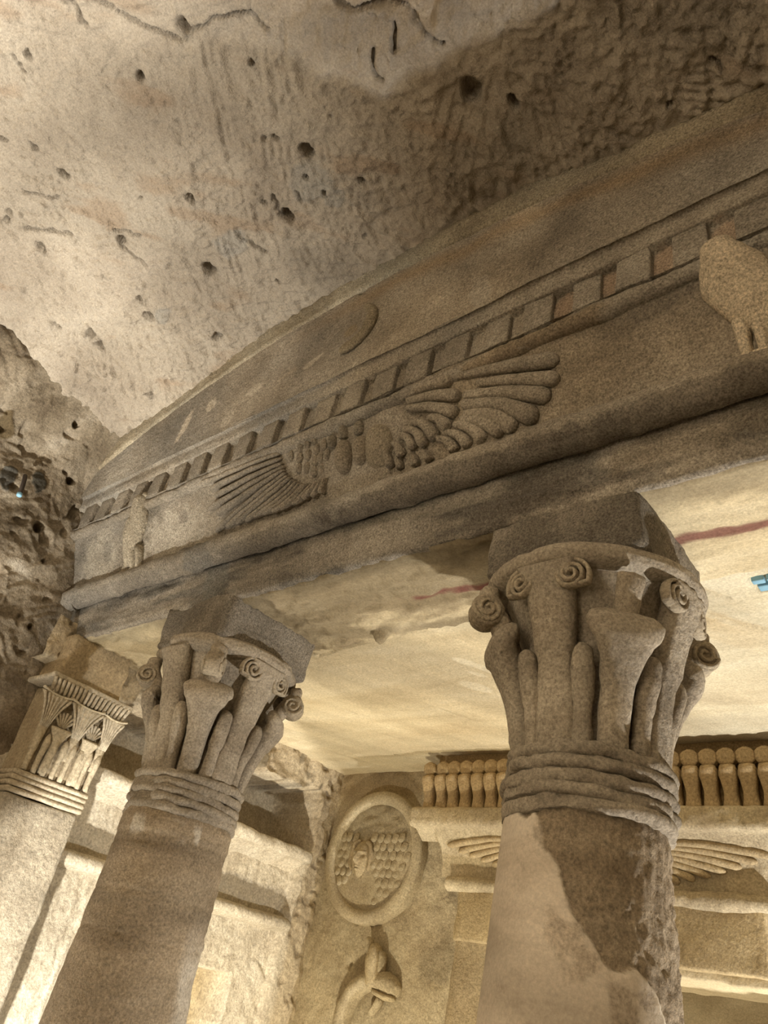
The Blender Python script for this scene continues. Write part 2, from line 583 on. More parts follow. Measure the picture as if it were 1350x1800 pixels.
# ------------------------------------------------------------------ antechamber left wall (rough bedrock)
Y = spaced(-2.6, .1, .2, .0065, 1.62)
Z = spaced(-.02, .1, 2.0, .0065, 4.3, .03, 4.55)
gy, gz = np.meshgrid(Y, Z, indexing='ij')
P = np.stack([0 * gy, gy, gz], -1)
x0 = -3.90 + .26 * sstep(3.72, 4.2, gz)
lay = np.stack([0 * gy, gy * 1.6 + gz * .4, gz * 5 - gy * 1.2], -1)
d = .032 * fbm(P, 2.0, 2, 5) + .012 * fbm(lay, 2.2, 3, 12) + .008 * fbm(P, 14, 4, 15)
tmw, hg, gp = toolmarks(gy, gz, 40, (.2, 2), (1.6, 4.3), 8, 48, 7, angles=[.3, .5, 2.4])
d += .010 * tmw + .008 * hg * sstep(0, .03, gp)
pits = sstep(.45, .8, fbm(P, 13, 2, 71))
d -= .025 * pits
d = d * sstep(1.66, 1.45, gy) * 1.0
tint = np.ones(gy.shape + (3,)) * (1 + .22 * fbm(P, 4, 4, 17))[..., None]
for hy, hz, hr, col in [(.935, 3.622, .055, (.30, .33, .37)), (1.10, 3.70, .045, (.32, .36, .40)), (.80, 3.86, .05, (.5, .45, .35))]:
    q = np.hypot((gy - hy) * 1.25 + (gz - hz) * .4, gz - hz) / (hr * 1.15) + .75 * fbm(P, 13, 4, 3)
    k = 1 - sstep(.75, 1.05, q)
    d += .010 * k
    tint = tint * (1 - k[..., None]) + k[..., None] * np.array(col)
for hy, hz, hr in [(1.222, 3.456, .032), (1.206, 4.2, .035), (1.08, 4.02, .02), (1.256, 3.80, .03), (.78, 3.84, .045), (1.33, 3.30, .015), (1.0, 3.2, .02), (1.30, 2.75, .022), (1.42, 2.95, .014)]:
    q = np.hypot(gy - hy, gz - hz) / hr + .3 * fbm(P, 18, 2, 4)
    d -= .09 * (1 - sstep(.5, 1.1, q))
V = np.stack([x0 + d, gy, gz], -1)
o = mk('wall_left', V.reshape(-1, 3), quads(len(Y), len(Z), flip=False), M_wall, None, tint.reshape(-1, 3))
tag(o, 'rough pitted brown bedrock wall beside the carved tomb front', 'wall', kind='structure')

# ------------------------------------------------------------------ tomb front: entablature
ENT = thing('entablature', 'carved sandstone entablature and curved pediment resting on two columns', 'entablature', (CX, 1.86, 2.95))
XF = spaced(-3.98, .008, -.15, .03, 1.44)


def blobs(x, z, P, tint, lst, seed=0, sharp=.25):
    for bx, bz, rx, rz, rot, col, st in lst:
        c, s = math.cos(rot), math.sin(rot)
        u, v = (x - bx) * c + (z - bz) * s, -(x - bx) * s + (z - bz) * c
        q = np.hypot(u / rx, v / rz) + .35 * fbm(P, 20, 3, seed)
        k = st * (1 - sstep(1 - sharp, 1 + sharp, q))
        tint = tint * (1 - k[..., None]) + k[..., None] * np.array(col)
    return tint


def prof_sheet(name, prof, xs, dfun, tfun, mat, parent, step=.008, close=False):
    prof = np.asarray(prof, float)
    L = np.concatenate([[0], np.cumsum(np.linalg.norm(np.diff(prof, axis=0), axis=1))])
    n = int(L[-1] / step) + 2
    s = np.linspace(0, L[-1], n)
    py, pz = np.interp(s, L, prof[:, 0]), np.interp(s, L, prof[:, 1])
    gx, i = np.meshgrid(xs, np.arange(n), indexing='ij')
    P = np.stack([gx, py[i], pz[i]], -1)
    Nn = -normals(P)
    P2 = P + Nn * dfun(P)[..., None]
    return mk(name, P2.reshape(-1, 3), quads(len(xs), n, flip=True), mat, parent, tfun(P).reshape(-1, 3))


DARK_GREY = (.44, .43, .43)


def arch_d(P):
    d = .006 * fbm(P, 4, 3, 3) + .004 * fbm(P, 18, 4, 6)
    lam = np.stack([P[..., 0] * 1.5, P[..., 1] * 5, P[..., 2] * 14], -1)
    front = P[..., 1] < 1.64
    d = d + np.where(front, .005 * fbm(lam, 2, 3, 9), .006 * fbm(np.stack([P[..., 0] * 2, P[..., 1] * 9, P[..., 2]], -1), 2, 4, 19))
    # groove line over the right column
    d = d - .012 * np.exp(-((P[..., 2] - (3.02 + .02 * vnoise(P, 3, 2))) / .010) ** 2) * front * sstep(-1.3, -1.15, P[..., 0]) * sstep(-.7, -.9, P[..., 0])
    hole = np.hypot((P[..., 0] + 2.048) / 1.6, P[..., 1] - 2.10)
    return d - .04 * (1 - sstep(.012, .03, hole)) * (~front)


def arch_t(P):
    x, y, z = P[..., 0], P[..., 1], P[..., 2]
    t = np.ones(P.shape)
    front = sstep(1.66, 1.63, y)
    t *= (1 + .25 * fbm(P, 3.5, 3, 22))[..., None]
    lam = fbm(np.stack([x * 1.2, y * 4, z * 16], -1), 2, 3, 28)
    t *= (1 + .18 * lam)[..., None]
    # soffit is paler stone
    pale = np.array([1.25, 1.22, 1.2])
    t = t * (1 + (pale - 1) * (1 - front)[..., None] * np.clip(.35 + .75 * sstep(-1.2, -.6, x) + .15 * sstep(-3.0, -3.3, x) + .5 * fbm(np.stack([x * 1.5, y * 7, z], -1), 2, 3, 44) * sstep(-.6, -1.2, x), 0, 1.3)[..., None])
    st = sstep(.0, .55, fbm(np.stack([x * 2, y, z * 9], -1), 1.7, 4, 97) + .25 * np.exp(-((x + 1.0) / .35) ** 2))
    t = t * (1 - .45 * (st * front)[..., None] * np.array([1, .97, .93]))
    f3 = front[..., None]
    t2 = blobs(x, z, P, t, [(-2.643, 3.07, .09, .14, .2, (.55, .60, .66), .75), (-1.05, 3.06, .20, .09, .3, DARK_GREY, .75), (-1.0, 3.0, .35, .03, .05, DARK_GREY, .6), (-1.6, 3.14, .35, .04, 0, (.55, .58, .58), .55), (-3.5, 3.1, .18, .06, .4, DARK_GREY, .45), (-.5, 3.1, .3, .08, .1, (.75, .7, .62), .5)], 55)  # dark grey soot above the right column, other grey patches elsewhere
    t = t * (1 - f3) + t2 * f3
    # painted dark red line running along the soffit
    wob = .012 * fbm(np.stack([x * 3, 0 * x, 0 * x], -1), 1, 3, 5) + .010 * fbm(P, 14, 2, 6)
    q = np.abs(y - 1.905 + wob) / .030
    k = (1 - sstep(.6, 1.0, q)) * (1 - front) * np.clip(sstep(-.2, .25, fbm(P, 7, 3, 14) + 1.2 * sstep(-.8, -.7, x) - .1), 0, 1) * .85
    t = t * (1 - k[..., None]) + k[..., None] * np.array([.42, .20, .22])
    return t


prof_sheet('architrave', [(1.68, 2.985), (1.66, 2.964), (1.64, 2.957), (1.624, 2.958), (1.618, 2.972), (1.605, 3.10), (1.60, 3.28)], XF, arch_d, arch_t, M_fac, ENT, .009)


def soff_t(P):
    x, y, z = P[..., 0], P[..., 1], P[..., 2]
    t = np.ones(P.shape) * (1 + .10 * fbm(np.stack([x * 1.5, y * 7, z], -1), 2, 4, 44))[..., None]
    br = sstep(-.75, -1.25, x) * sstep(-3.25, -2.9, x) * sstep(-.7, .25, fbm(np.stack([x * 2, y * 5, z], -1), 1.6, 4, 45) + .9 * sstep(2.05, 1.75, y) + .2)
    t = t * (1 - br[..., None] * np.array([.50, .52, .54]))
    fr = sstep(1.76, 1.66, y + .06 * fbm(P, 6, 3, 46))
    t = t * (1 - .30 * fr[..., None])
    wob = .012 * fbm(np.stack([x * 3, 0 * x, 0 * x], -1), 1, 3, 5) + .010 * fbm(P, 14, 2, 6)
    q = np.abs(y - 1.905 + wob) / .030
    k = (1 - sstep(.6, 1.0, q)) * np.clip(sstep(-.2, .25, fbm(P, 7, 3, 14) + 1.2 * sstep(-.8, -.7, x) + .12 * sstep(-2.6, -2.4, x)), 0, 1) * .85
    return t * (1 - k[..., None]) + k[..., None] * np.array([.30, .12, .16])


def soff_d(P):
    x, y = P[..., 0], P[..., 1]
    r = sstep(-.9, -1.3, x)
    st = 1 - np.abs(vnoise(np.stack([x * 9 + y * 5, y * 34 - x * 9, 0 * x], -1), 1, 47)) * 1.5
    return arch_d(P) + r * (.007 * st + .006 * fbm(P, 22, 3, 48) - .012 * sstep(.2, .7, fbm(np.stack([x * 5, y * 12, 0 * x], -1), 1.5, 3, 49)))


prof_sheet('soffit', [(2.20, 3.03), (2.17, 2.978), (2.15, 2.958), (1.645, 2.952), (1.632, 2.962)], XF, soff_d, soff_t, M_vest, ENT, .009)


def face_t(seed, lst=()):
    def f(P):
        t = np.ones(P.shape) * (1 + .22 * fbm(P, 3.2, 4, seed))[..., None]
        t *= 1 + .05 * fbm(P, 2, 2, seed + 4)[..., None] * np.array([1, 0, -1.5])
        return blobs(P[..., 0], P[..., 2], P, t, lst, seed + 1)
    return f


# lower round moulding
th = np.linspace(-PI * .5 - 1.2, -PI * .5 + 2.4, 20)
TOR = [(1.575 + .056 * math.sin(a), 3.185 + .056 * math.cos(a)) for a in np.linspace(PI + .2, 2 * PI + .9, 24)]
TOR = [(1.564 - .063 * math.cos(a), 3.187 + .060 * math.sin(a)) for a in np.linspace(-1.9, 1.9, 26)]
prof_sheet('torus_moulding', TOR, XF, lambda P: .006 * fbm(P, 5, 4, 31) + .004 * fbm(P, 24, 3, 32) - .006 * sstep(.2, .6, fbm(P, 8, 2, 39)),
           face_t(34, [(-2.72, 3.2, .09, .2, .3, (.62, .66, .72), .7), (-1.35, 3.14, .55, .04, 0, DARK_GREY, .7), (-.6, 3.14, .4, .04, 0, DARK_GREY, .6), (-2.2, 3.135, .4, .03, 0, DARK_GREY, .5), (-3.4, 3.135, .4, .03, 0, DARK_GREY, .5)]), M_fac, ENT, .007)  # long dark grey patches along the underside of the torus


def fr_y(z):
    return 1.55 - .12 * (z - 3.22) / .28


def frieze_d(P):
    x, z = P[..., 0], P[..., 2]
    d = .005 * fbm(P, 5, 3, 41) + .0035 * fbm(P, 26, 4, 42)
    k = 1 - sstep(.7, 1.0, np.hypot((x + 2.98) / .24, (z - 3.33) / .12) + .2 * fbm(P, 12, 2, 7))
    return d * (1 - .85 * k) + .006 * k


FR_BLOT = [(-2.98, 3.33, .24, .12, 0, (1.45, 1.48, 1.50), .9), (-3.62, 3.35, .18, .12, 0, (1.35, 1.38, 1.38), .7), (-3.55, 3.37, .05, .06, 0, (.7, .72, .75), .6),
           (-.58, 3.48, .16, .04, .2, DARK_GREY, .6), (-.9, 3.40, .3, .1, 0, (1.05, .98, .88), .4), (-2.9, 3.40, .03, .03, 0, (.7, .68, .7), .6)]
prof_sheet('frieze', [(1.57, 3.19), (1.553, 3.215), (fr_y(3.35), 3.35), (fr_y(3.48), 3.48), (fr_y(3.54), 3.54)], XF, frieze_d, face_t(45, FR_BLOT), M_fac, ENT, .008)

ROLL = [(1.43 - .036 * math.cos(a), 3.522 + .03 * math.sin(a)) for a in np.linspace(-2.2, 1.9, 14)]
prof_sheet('roll_moulding', ROLL, XF, lambda P: .008 * fbm(P, 6, 4, 51) + .004 * fbm(P, 26, 3, 52),
           face_t(54, [(-.95, 3.5, .25, .05, 0, (.75, .62, .45), .6)]), M_fac, ENT, .007)

# dentil band: recessed strip and single blocks
PINK = [(x0 + .04, 3.61, .05, .06, 0, (1.25, 1.02, .88), .7) for x0 in (-.904, -.74, -.568, -.391)]
prof_sheet('dentil_band', [(1.39, 3.538), (1.414, 3.545), (1.414, 3.672), (1.385, 3.68)], XF, lambda P: .003 * fbm(P, 16, 3, 61), face_t(63, PINK), M_fac, ENT, .008)
for k in range(27):
    xr = .105 - .167 * k + random.uniform(-.006, .006)
    V, F = box_vf(xr - .103 + random.uniform(-.006, .006), xr, 1.388 + random.uniform(-.003, .006), 1.44, 3.540, 3.682, .022, .0045, 100 + k, .006)
    mk('dentil', V, F, M_fac, ENT, np.ones((len(V), 3)) * (1 + .2 * fbm(V, 5, 3, 64))[:, None])
FIL = [(1.44, 3.675), (1.380, 3.678), (1.374, 3.70), (1.372, 3.735), (1.355, 3.745)]
prof_sheet('cornice_fillet', FIL, XF, lambda P: .004 * fbm(P, 7, 4, 71) + .003 * fbm(P, 28, 3, 72), face_t(73), M_fac, ENT, .007)

# pediment field under the arch of the ceiling
ARC_R = 5.88


def arc_z(x):
    return 4.33 - (ARC_R - np.sqrt(np.maximum(ARC_R ** 2 - (x + 1.855) ** 2, 1)))


Zn = np.linspace(0, 1, 96)
gx, gt = np.meshgrid(XF, Zn, indexing='ij')
gz = 3.735 + gt * (arc_z(gx) + .05 - 3.735)
P = np.stack([gx, 0 * gx + 1.352 - .02 * gt, gz], -1)
dep = arc_z(gx) - gz
d = .006 * fbm(P, 2.5, 3, 81) + .0022 * fbm(P, 24, 3, 82)
disc = np.hypot(gx + 1.83, gz - 3.985)
d += .020 * sstep(.128, .112, disc + .01 * fbm(P, 12, 2, 5)) * (.25 + .75 * sstep(-.06, .07, (gx + 1.83) * .8 - (gz - 3.985) * .5))
d -= .035 * np.exp(-((gx + 1.856) ** 2 + (gz - 4.25) ** 2) / .015 ** 2)
t = face_t(84)(P) * 1.08
t = blobs(gx, gz, P, t, [(-2.991, 3.927, .028, .10, -.25, (2.0, 1.98, 1.95), .95), (-2.803, 3.985, .045, .05, 0, (2.0, 1.98, 1.95), .95), (-2.604, 3.80, .045, .045, 0, (1.6, 1.58, 1.55), .7),
                          (-2.46, 3.933, .07, .025, .15, (1.55, 1.52, 1.48), .7), (-2.055, 3.916, .06, .022, .25, (1.7, 1.68, 1.62), .8), (-2.22, 3.92, .07, .02, .1, (1.35, 1.3, 1.22), .6),
                          (-1.18, 3.82, .05, .10, .3, (1.35, 1.38, 1.42), .6), (-1.025, 4.17, .06, .018, -.15, (1.5, 1.45, 1.38), .7), (-3.5, 3.85, .2, .1, .2, (1.25, 1.25, 1.25), .6),
                          (-1.83, 3.96, .05, .03, -.6, (1.25, 1.1, .8), .5)], 86)
k = np.exp(-((dep - .155 + .02 * fbm(P, 4, 2, 2)) / .05) ** 2) * sstep(-2.6, -1.6, gx)
t *= 1 + k[..., None] * np.array([.02, -.10, -.24])
Nn = np.array([0, -1, 0])
PV = P + Nn * d[..., None]
mk('pediment_field', PV.reshape(-1, 3), quads(len(XF), len(Zn), flip=True), M_fac, ENT, t.reshape(-1, 3))
# arched moulding below the ceiling
Zm = np.linspace(0, 1, 18)
gx, gt = np.meshgrid(XF, Zm, indexing='ij')
pz = np.interp(gt, [0, .15, .3, .85, 1], [-.088, -.086, -.078, .02, .05])
py = np.interp(gt, [0, .15, .3, .85, 1], [1.36, 1.334, 1.326, 1.318, 1.32])
P = np.stack([gx, py, arc_z(gx) + pz], -1)
P = P + np.array([0, -1, .3]) * (.005 * fbm(P, 5, 4, 91) + .003 * fbm(P, 24, 3, 92))[..., None]
mk('arched_moulding', P.reshape(-1, 3), quads(len(XF), len(Zm), flip=True), M_fac, ENT, (face_t(93)(P) * np.array([1.12, 1.10, 1.0])).reshape(-1, 3))
# disc on the pediment: a raised weathered crescent
a = np.linspace(-2.1, 1.25, 18)
pts = [(-1.83 + .105 * math.cos(q), 1.335, 3.985 + .115 * math.sin(q)) for q in a]
sweep('solar_disc_rim', pts, [(0, .03), (.5, .034), (1, .02)], [(0, .012), (.6, .024), (1, .018)], (0, -1, 0), M_fac, ENT, (1.0, .95, .82), n=22, seg=10, cap0=.15, cap1=.1, rough=.003)

# ------------------------------------------------------------------ winged sun disc carved on the frieze
FN = np.array([0, -.919, -.394])
WING = thing('winged_sun_disc', 'winged sun disc carved in relief on the frieze between the two falcons', 'relief', (CX, fr_y(3.25) + .02, 3.25))


def onf(x, z, out=0.0):
    return np.array([x, fr_y(z), z]) + FN * out


def feather(pts, hw, dep, parent, name='feather', seed=0, tipw=1.15, tint=None):
    a, b, c = pts
    m = [(a[0] * .0 + b[0] * 1.0), b[1]]
    path = [onf(*a, .004), onf(*m, .004), onf(*c, .004)]
    v = .92 + .16 * random.random()
    return sweep(name, path, [(0, hw * .62), (.45, hw * .9), (.85, hw * tipw), (1, hw * tipw)], [(0, dep * .55), (.5, dep), (1, dep * 1.05)], FN, M_fac, parent,
                 tint if tint is not None else (v, v * .98, v * .95), n=16, seg=10, cap1=.10, cap0=.05, power=2.4, rough=.0022, seed=seed)


RO = [[(-1.281, 3.508), (-1.071, 3.466), (-0.893, 3.427)], [(-1.203, 3.456), (-1.049, 3.413), (-0.901, 3.366)], [(-1.264, 3.436), (-1.084, 3.383), (-0.941, 3.323)], [(-1.275, 3.407), (-1.119, 3.353), (-0.997, 3.271)], [(-1.273, 3.371), (-1.153, 3.33), (-1.079, 3.261)], [(-1.289, 3.357), (-1.203, 3.325), (-1.127, 3.26)], [(-1.313, 3.348), (-1.249, 3.318), (-1.197, 3.26)], [(-1.358, 3.335), (-1.296, 3.305), (-1.257, 3.257)], [(-1.387, 3.322), (-1.343, 3.3), (-1.316, 3.255)], [(-1.459, 3.299), (-1.44, 3.282), (-1.427, 3.254)], [(-1.512, 3.308), (-1.496, 3.287), (-1.486, 3.251)], [(-1.565, 3.317), (-1.561, 3.288), (-1.557, 3.259)]]
RI = [[(-1.512, 3.519), (-1.398, 3.509), (-1.295, 3.502)], [(-1.508, 3.492), (-1.382, 3.47), (-1.271, 3.436)], [(-1.511, 3.469), (-1.387, 3.432), (-1.292, 3.38)], [(-1.418, 3.403), (-1.372, 3.386), (-1.327, 3.342)], [(-1.496, 3.41), (-1.434, 3.386), (-1.39, 3.323)], [(-1.53, 3.398), (-1.472, 3.369), (-1.44, 3.31)], [(-1.551, 3.381), (-1.509, 3.358), (-1.49, 3.313)], [(-1.586, 3.366), (-1.559, 3.344), (-1.545, 3.301)], [(-1.625, 3.352), (-1.61, 3.319), (-1.6, 3.276)]]
LO = [[(-2.192, 3.498), (-2.44, 3.501), (-2.746, 3.504)], [(-2.184, 3.474), (-2.389, 3.475), (-2.661, 3.465)], [(-2.176, 3.453), (-2.37, 3.444), (-2.63, 3.425)], [(-2.167, 3.435), (-2.342, 3.417), (-2.68, 3.380)], [(-2.164, 3.421), (-2.323, 3.393), (-2.62, 3.342)], [(-2.155, 3.407), (-2.305, 3.363), (-2.627, 3.271)], [(-2.142, 3.394), (-2.276, 3.35), (-2.547, 3.27)], [(-2.129, 3.384), (-2.239, 3.341), (-2.479, 3.271)], [(-2.107, 3.369), (-2.211, 3.322), (-2.418, 3.267)], [(-2.09, 3.356), (-2.184, 3.309), (-2.358, 3.269)], [(-2.073, 3.345), (-2.158, 3.297), (-2.3, 3.269)], [(-2.052, 3.337), (-2.131, 3.29), (-2.243, 3.265)], [(-2.03, 3.331), (-2.095, 3.288), (-2.187, 3.264)], [(-2.004, 3.325), (-2.051, 3.289), (-2.114, 3.265)], [(-1.979, 3.324), (-2.007, 3.296), (-2.052, 3.271)], [(-1.953, 3.329), (-1.973, 3.293), (-2.0, 3.265)], [(-1.932, 3.33), (-1.943, 3.297), (-1.953, 3.268)]]
LB = [(-2.072, 3.489), (-2.031, 3.495), (-1.991, 3.497), (-2.079, 3.448), (-2.03, 3.446), (-1.993, 3.412), (-1.963, 3.415), (-1.924, 3.417), (-2.087, 3.407), (-2.043, 3.398), (-2.001, 3.372), (-1.958, 3.372), (-2.13, 3.47), (-1.98, 3.455), (-1.94, 3.46)]
for i, p in enumerate(RO):
    feather(p, (.025, .024, .026, .03, .027, .023, .022, .02, .019, .015, .014, .013)[i], .027, WING, seed=i)
for i, p in enumerate(RI):
    feather(p, (.020, .022, .022, .022, .022, .02, .018, .016, .015)[i], .030, WING, seed=20 + i)
for i, p in enumerate(LO):
    hw = (.013, .014, .014, .014, .014, .015, .015, .015, .015, .014, .014, .013, .013, .012, .011, .011, .010)[i]
    feather(p, hw * 1.08 if i < 5 else min(hw, .0118), .030 if i < 4 else .034, WING, seed=40 + i, tipw=1.0)
for i, (x, z) in enumerate(LB):
    pts = [onf(x + .004, z + .022), onf(x, z), onf(x - .003, z - .022)]
    sweep('feather', pts, .017, .014, FN, M_fac, WING, (.95, .93, .9), n=10, seg=8, cap0=.4, cap1=.4, rough=.002, seed=i)
# upper edge of the wings
for pts in ([(-1.52, 3.535), (-1.2, 3.535), (-.98, 3.50)], [(-2.2, 3.515), (-2.5, 3.522), (-2.78, 3.520)]):
    sweep('wing_edge', [onf(*p) for p in pts], [(0, .014), (1, .010)], .022, FN, M_fac, WING, (.9, .87, .82), n=16, seg=8, cap0=.05, cap1=.1, rough=.003)
# worn disc between two cobras
an = np.linspace(0, 2 * PI, 28, endpoint=False)
V = [onf(-1.66, 3.375, .022)]
F = []
for j, (rr, hh) in enumerate([(.35, .022), (.7, .019), (.92, .010), (1, -.01)]):
    V += [onf(-1.66 + .075 * rr * math.cos(q), 3.375 + .085 * rr * math.sin(q), hh) for q in an]
V = np.array(V)
V += FN * (.007 * fbm(V, 16, 3, 4))[:, None]
F += [[0, 1 + (i + 1) % 28, 1 + i] for i in range(28)]
for j in range(3):
    F += [[1 + j * 28 + i, 1 + j * 28 + (i + 1) % 28, 1 + (j + 1) * 28 + (i + 1) % 28, 1 + (j + 1) * 28 + i] for i in range(28)]
mk('worn_disc', V, F, M_fac, WING, (.95, .92, .85))
for (x, z, hw, hl, nm) in [(-1.832, 3.382, .042, .066, 'cobra'), (-1.742, 3.382, .034, .056, 'cobra')]:
    sweep(nm, [onf(x + .006, z + hl), onf(x, z), onf(x - .006, z - hl)], hw, .045, FN, M_fac, WING, (.98, .95, .9), n=18, seg=14, cap0=.42, cap1=.42, rough=.002)
for (x, z) in [(-1.828, 3.478), (-1.745, 3.470), (-1.89, 3.46)]:
    sweep('cobra_crown', [onf(x + .003, z + .026), onf(x - .003, z - .03)], .022, .028, FN, M_fac, WING, (.9, .9, .88), n=10, seg=10, cap0=.4, cap1=.2, rough=.002)


# ------------------------------------------------------------------ falcons on the frieze
def falcon(label, s, sx, tint, wide=1.0, beak=True):
    """standing falcon in profile, breast towards the wings"""
    t = thing('falcon_relief', label, 'relief', (s[0], fr_y(s[1]) + .02, s[1]))
    def q(x, z): return onf(s[0] + sx * x, s[1] + z, .004)
    V, F = sweep_vf([q(-.075, .015), q(-.03, .11), q(.02, .21), q(.045, .30), q(.052, .345)], [(0, .026 * wide), (.3, .062 * wide), (.55, .072 * wide), (.8, .050), (1, .043)], [(0, .015), (.35, .045), (.7, .05), (1, .04)], FN, n=22, seg=16, cap0=.05, cap1=.13, rough=.002)
    mk('body', V, F, M_fac, t, tint)
    sweep('wing', [q(.01, .25), q(-.035, .15), q(-.075, .03)], [(0, .03), (.4, .046 * wide), (1, .03 * wide)], [(0, .055), (.5, .056), (1, .022)], FN, M_fac, t, tint, n=16, seg=12, cap0=.15, cap1=.1, rough=.002)
    sweep('tail', [q(-.06, .05), q(-.10, 0.0), q(-.115, -.02)], [(0, .025), (1, .022)], .022, FN, M_fac, t, tint, n=10, seg=10, cap0=.1, cap1=.1, rough=.002)
    if beak:
        sweep('beak', [q(.08, .335), q(.105, .325), q(.108, .31)], [(0, .02), (1, .008)], [(0, .025), (1, .012)], FN, M_fac, t, tint, n=10, seg=8, cap1=.2)
    for dx in (-.015, .03):
        sweep('leg', [q(dx, .10), q(dx + .006, .04), q(dx + .004, -.005)], [(0, .028), (.5, .018), (1, .016)], .03, FN, M_fac, t, tint, n=10, seg=8, cap1=.1, rough=.002)
        sweep('foot', [q(dx - .012, -.002), q(dx + .04, -.002)], .012, .032, FN, M_fac, t, tint, n=8, seg=8, cap0=.2, cap1=.2)
    return t


falcon('weathered stone falcon relief standing beside the rough bedrock wall', (-3.27, 3.235), 1, (1.18, 1.16, 1.08))
f2 = falcon('pale plastered falcon relief on frieze above the plaster-patched column', (-.33, 3.235), -1, (2.2, 2.12, 1.95), 1.3, False)

# ------------------------------------------------------------------ columns
C2, C1 = (-.955, 1.86), (-2.70, 1.86)


def polar(ax, a, r, z):
    a = math.radians(a)
    return np.array([ax[0] + r * math.sin(a), ax[1] - r * math.cos(a), z])


def radial(a):
    a = math.radians(a)
    return np.array([math.sin(a), -math.cos(a), 0.0])


PLB = np.array([(-60, 2.12), (-29, 2.10), (-11, 2.07), (.5, 2.0), (10, 1.965), (14.4, 1.885), (25.5, 1.86), (36, 1.825), (38, 1.79), (50, 1.77), (60, 1.80), (68, 1.77), (80, 1.70), (95, 1.6), (120, 1.5), (180, 1.4)])


def column(ax, name, label, which):
    T = thing(name, label, 'column', (ax[0], ax[1], 0), 'columns of the tomb front')
    sd = 200 + 60 * which

    def shaft_d(a, z, P):
        d = .0025 * fbm(P * np.array([1, 1, 2]), 7, 4, sd + 1)
        if which == 2:
            b = np.interp(a + 6 * fbm(P, 9, 3, 7), PLB[:, 0], PLB[:, 1], left=2.14) + .02 * fbm(P, 18, 3, 8)
            k = sstep(-.004, .004, z - b)
            d = d * (.35 + .65 * k) - .009 * k + .004 * k * fbm(P, 50, 3, 9)
            side = sstep(62, 80, a) * sstep(140, 110, a)
            d = d + side * (.003 * fbm(P, 30, 3, 10) - .003 * sstep(0, .6, fbm(P * np.array([1, 1, 2.4]), 26, 3, 13)))
        else:
            for zz in (1.70, 1.83, 1.985):
                d = d - .0025 * np.exp(-((z - zz - .012 * fbm(P, 5, 2, 3)) / .006) ** 2)
            d = d + .006 * sstep(2.02, 2.04, z) * sstep(2.11, 2.08, z)
            d = d + .008 * fbm(P, 16, 3, 4) * sstep(90, 110, a)
        return d

    def shaft_t(a, z, P):
        t = np.ones(P.shape) * (1 + .14 * fbm(P * np.array([1, 1, 3]), 4, 4, sd + 5))[..., None]
        if which == 2:
            b = np.interp(a + 6 * fbm(P, 9, 3, 7), PLB[:, 0], PLB[:, 1], left=2.14) + .02 * fbm(P, 18, 3, 8)
            k = sstep(-.004, .004, z - b)[..., None]
            t = t * (k * np.array([.78, .72, .64]) + (1 - k) * np.array([1.62, 1.64, 1.70]))
            mott = sstep(.1, .5, fbm(P, 12, 4, 16))[..., None] * (1 - k) * sstep(-40, 10, a)[..., None]
            t = t * (1 - .28 * mott * np.array([.9, 1, 1.1]))
            t = np.concatenate([t, .35 + .65 * np.clip(k + .6 * mott, 0, 1)], -1)
        else:
            t = t * np.array([.86, .80, .72])
            k = ((a > 5) & (a < 80)) * sstep(2.0, 2.03, z) * sstep(2.10, 2.06, z) * sstep(0, .3, fbm(P, 14, 3, 19) + .15)
            t = t * (1 - k[..., None]) + k[..., None] * np.array([1.35, 1.4, 1.48])
            k = sstep(95, 112, a + 8 * fbm(P, 8, 2, 5)) * sstep(1.85, 1.6, z)
            t = t * (1 - k[..., None]) + k[..., None] * np.array([1.3, 1.34, 1.42])
            k = np.exp(-((z - 1.80) / .05) ** 2) * .25 + np.exp(-((z - 2.0) / .03) ** 2) * .15
            t = t * (1 - k[..., None])
        return t

    zz = [(0, .297), (1.0, .256), (1.6, .231), (2.12, .209), (2.15, .205)]
    z = spaced(0, .1, 1.0, .0065, 2.15)
    na = 240
    an = np.linspace(0, 2 * PI, na, endpoint=False) + PI
    A, Zz = np.meshgrid(an, z)
    Rr = lerp_tab(zz, Zz)
    P = np.stack([ax[0] + Rr * np.sin(A), ax[1] - Rr * np.cos(A), Zz], -1)
    ad = np.degrees((A + PI) % (2 * PI) - PI)
    Rr = Rr + shaft_d(ad, Zz, P)
    P2 = np.stack([ax[0] + Rr * np.sin(A), ax[1] - Rr * np.cos(A), Zz], -1)
    mk('shaft', P2.reshape(-1, 3), quads(len(z), na, wrap=True, flip=True), M_col, T, shaft_t(ad, Zz, P).reshape(len(z) * na, -1))
    # binding rings under the capital
    for i, zc in enumerate((2.118, 2.149, 2.180, 2.211, 2.242)):
        n = 120
        pr = np.array([(-.20, -.019), (0, -.018), (.008, -.012), (.012, -.003), (.009, .010), (0, .016), (-.20, .019)])
        an = np.linspace(0, 2 * PI, n, endpoint=False)
        G = np.stack([ax[0] + .212 * np.sin(an), ax[1] - .212 * np.cos(an), np.full(n, zc)], -1)
        wob = .009 * fbm(G, 5, 4, sd + i * 7)
        ero = .012 * sstep(-.1, .5, fbm(G, 9, 4, sd + 10 + i))
        V = np.stack([np.stack([ax[0] + (.212 + p[0] * 1.0 + (.004 if p[0] > 0 else 0) - ero * (p[0] > 0)) * np.sin(an), ax[1] - (.212 + p[0] - ero * (p[0] > 0)) * np.cos(an), zc + p[1] + wob], -1) for p in pr])
        V = V + .004 * np.stack([fbm(V, 22, 3, sd + 20 + i + 50 * k_) for k_ in range(3)], -1)
        mk('neck_ring', V.reshape(-1, 3), quads(len(pr), n, wrap=True), M_col, T, np.ones((V.size // 3, 3)) * (.92 + .15 * fbm(V.reshape(-1, 3), 6, 3, 2))[:, None])
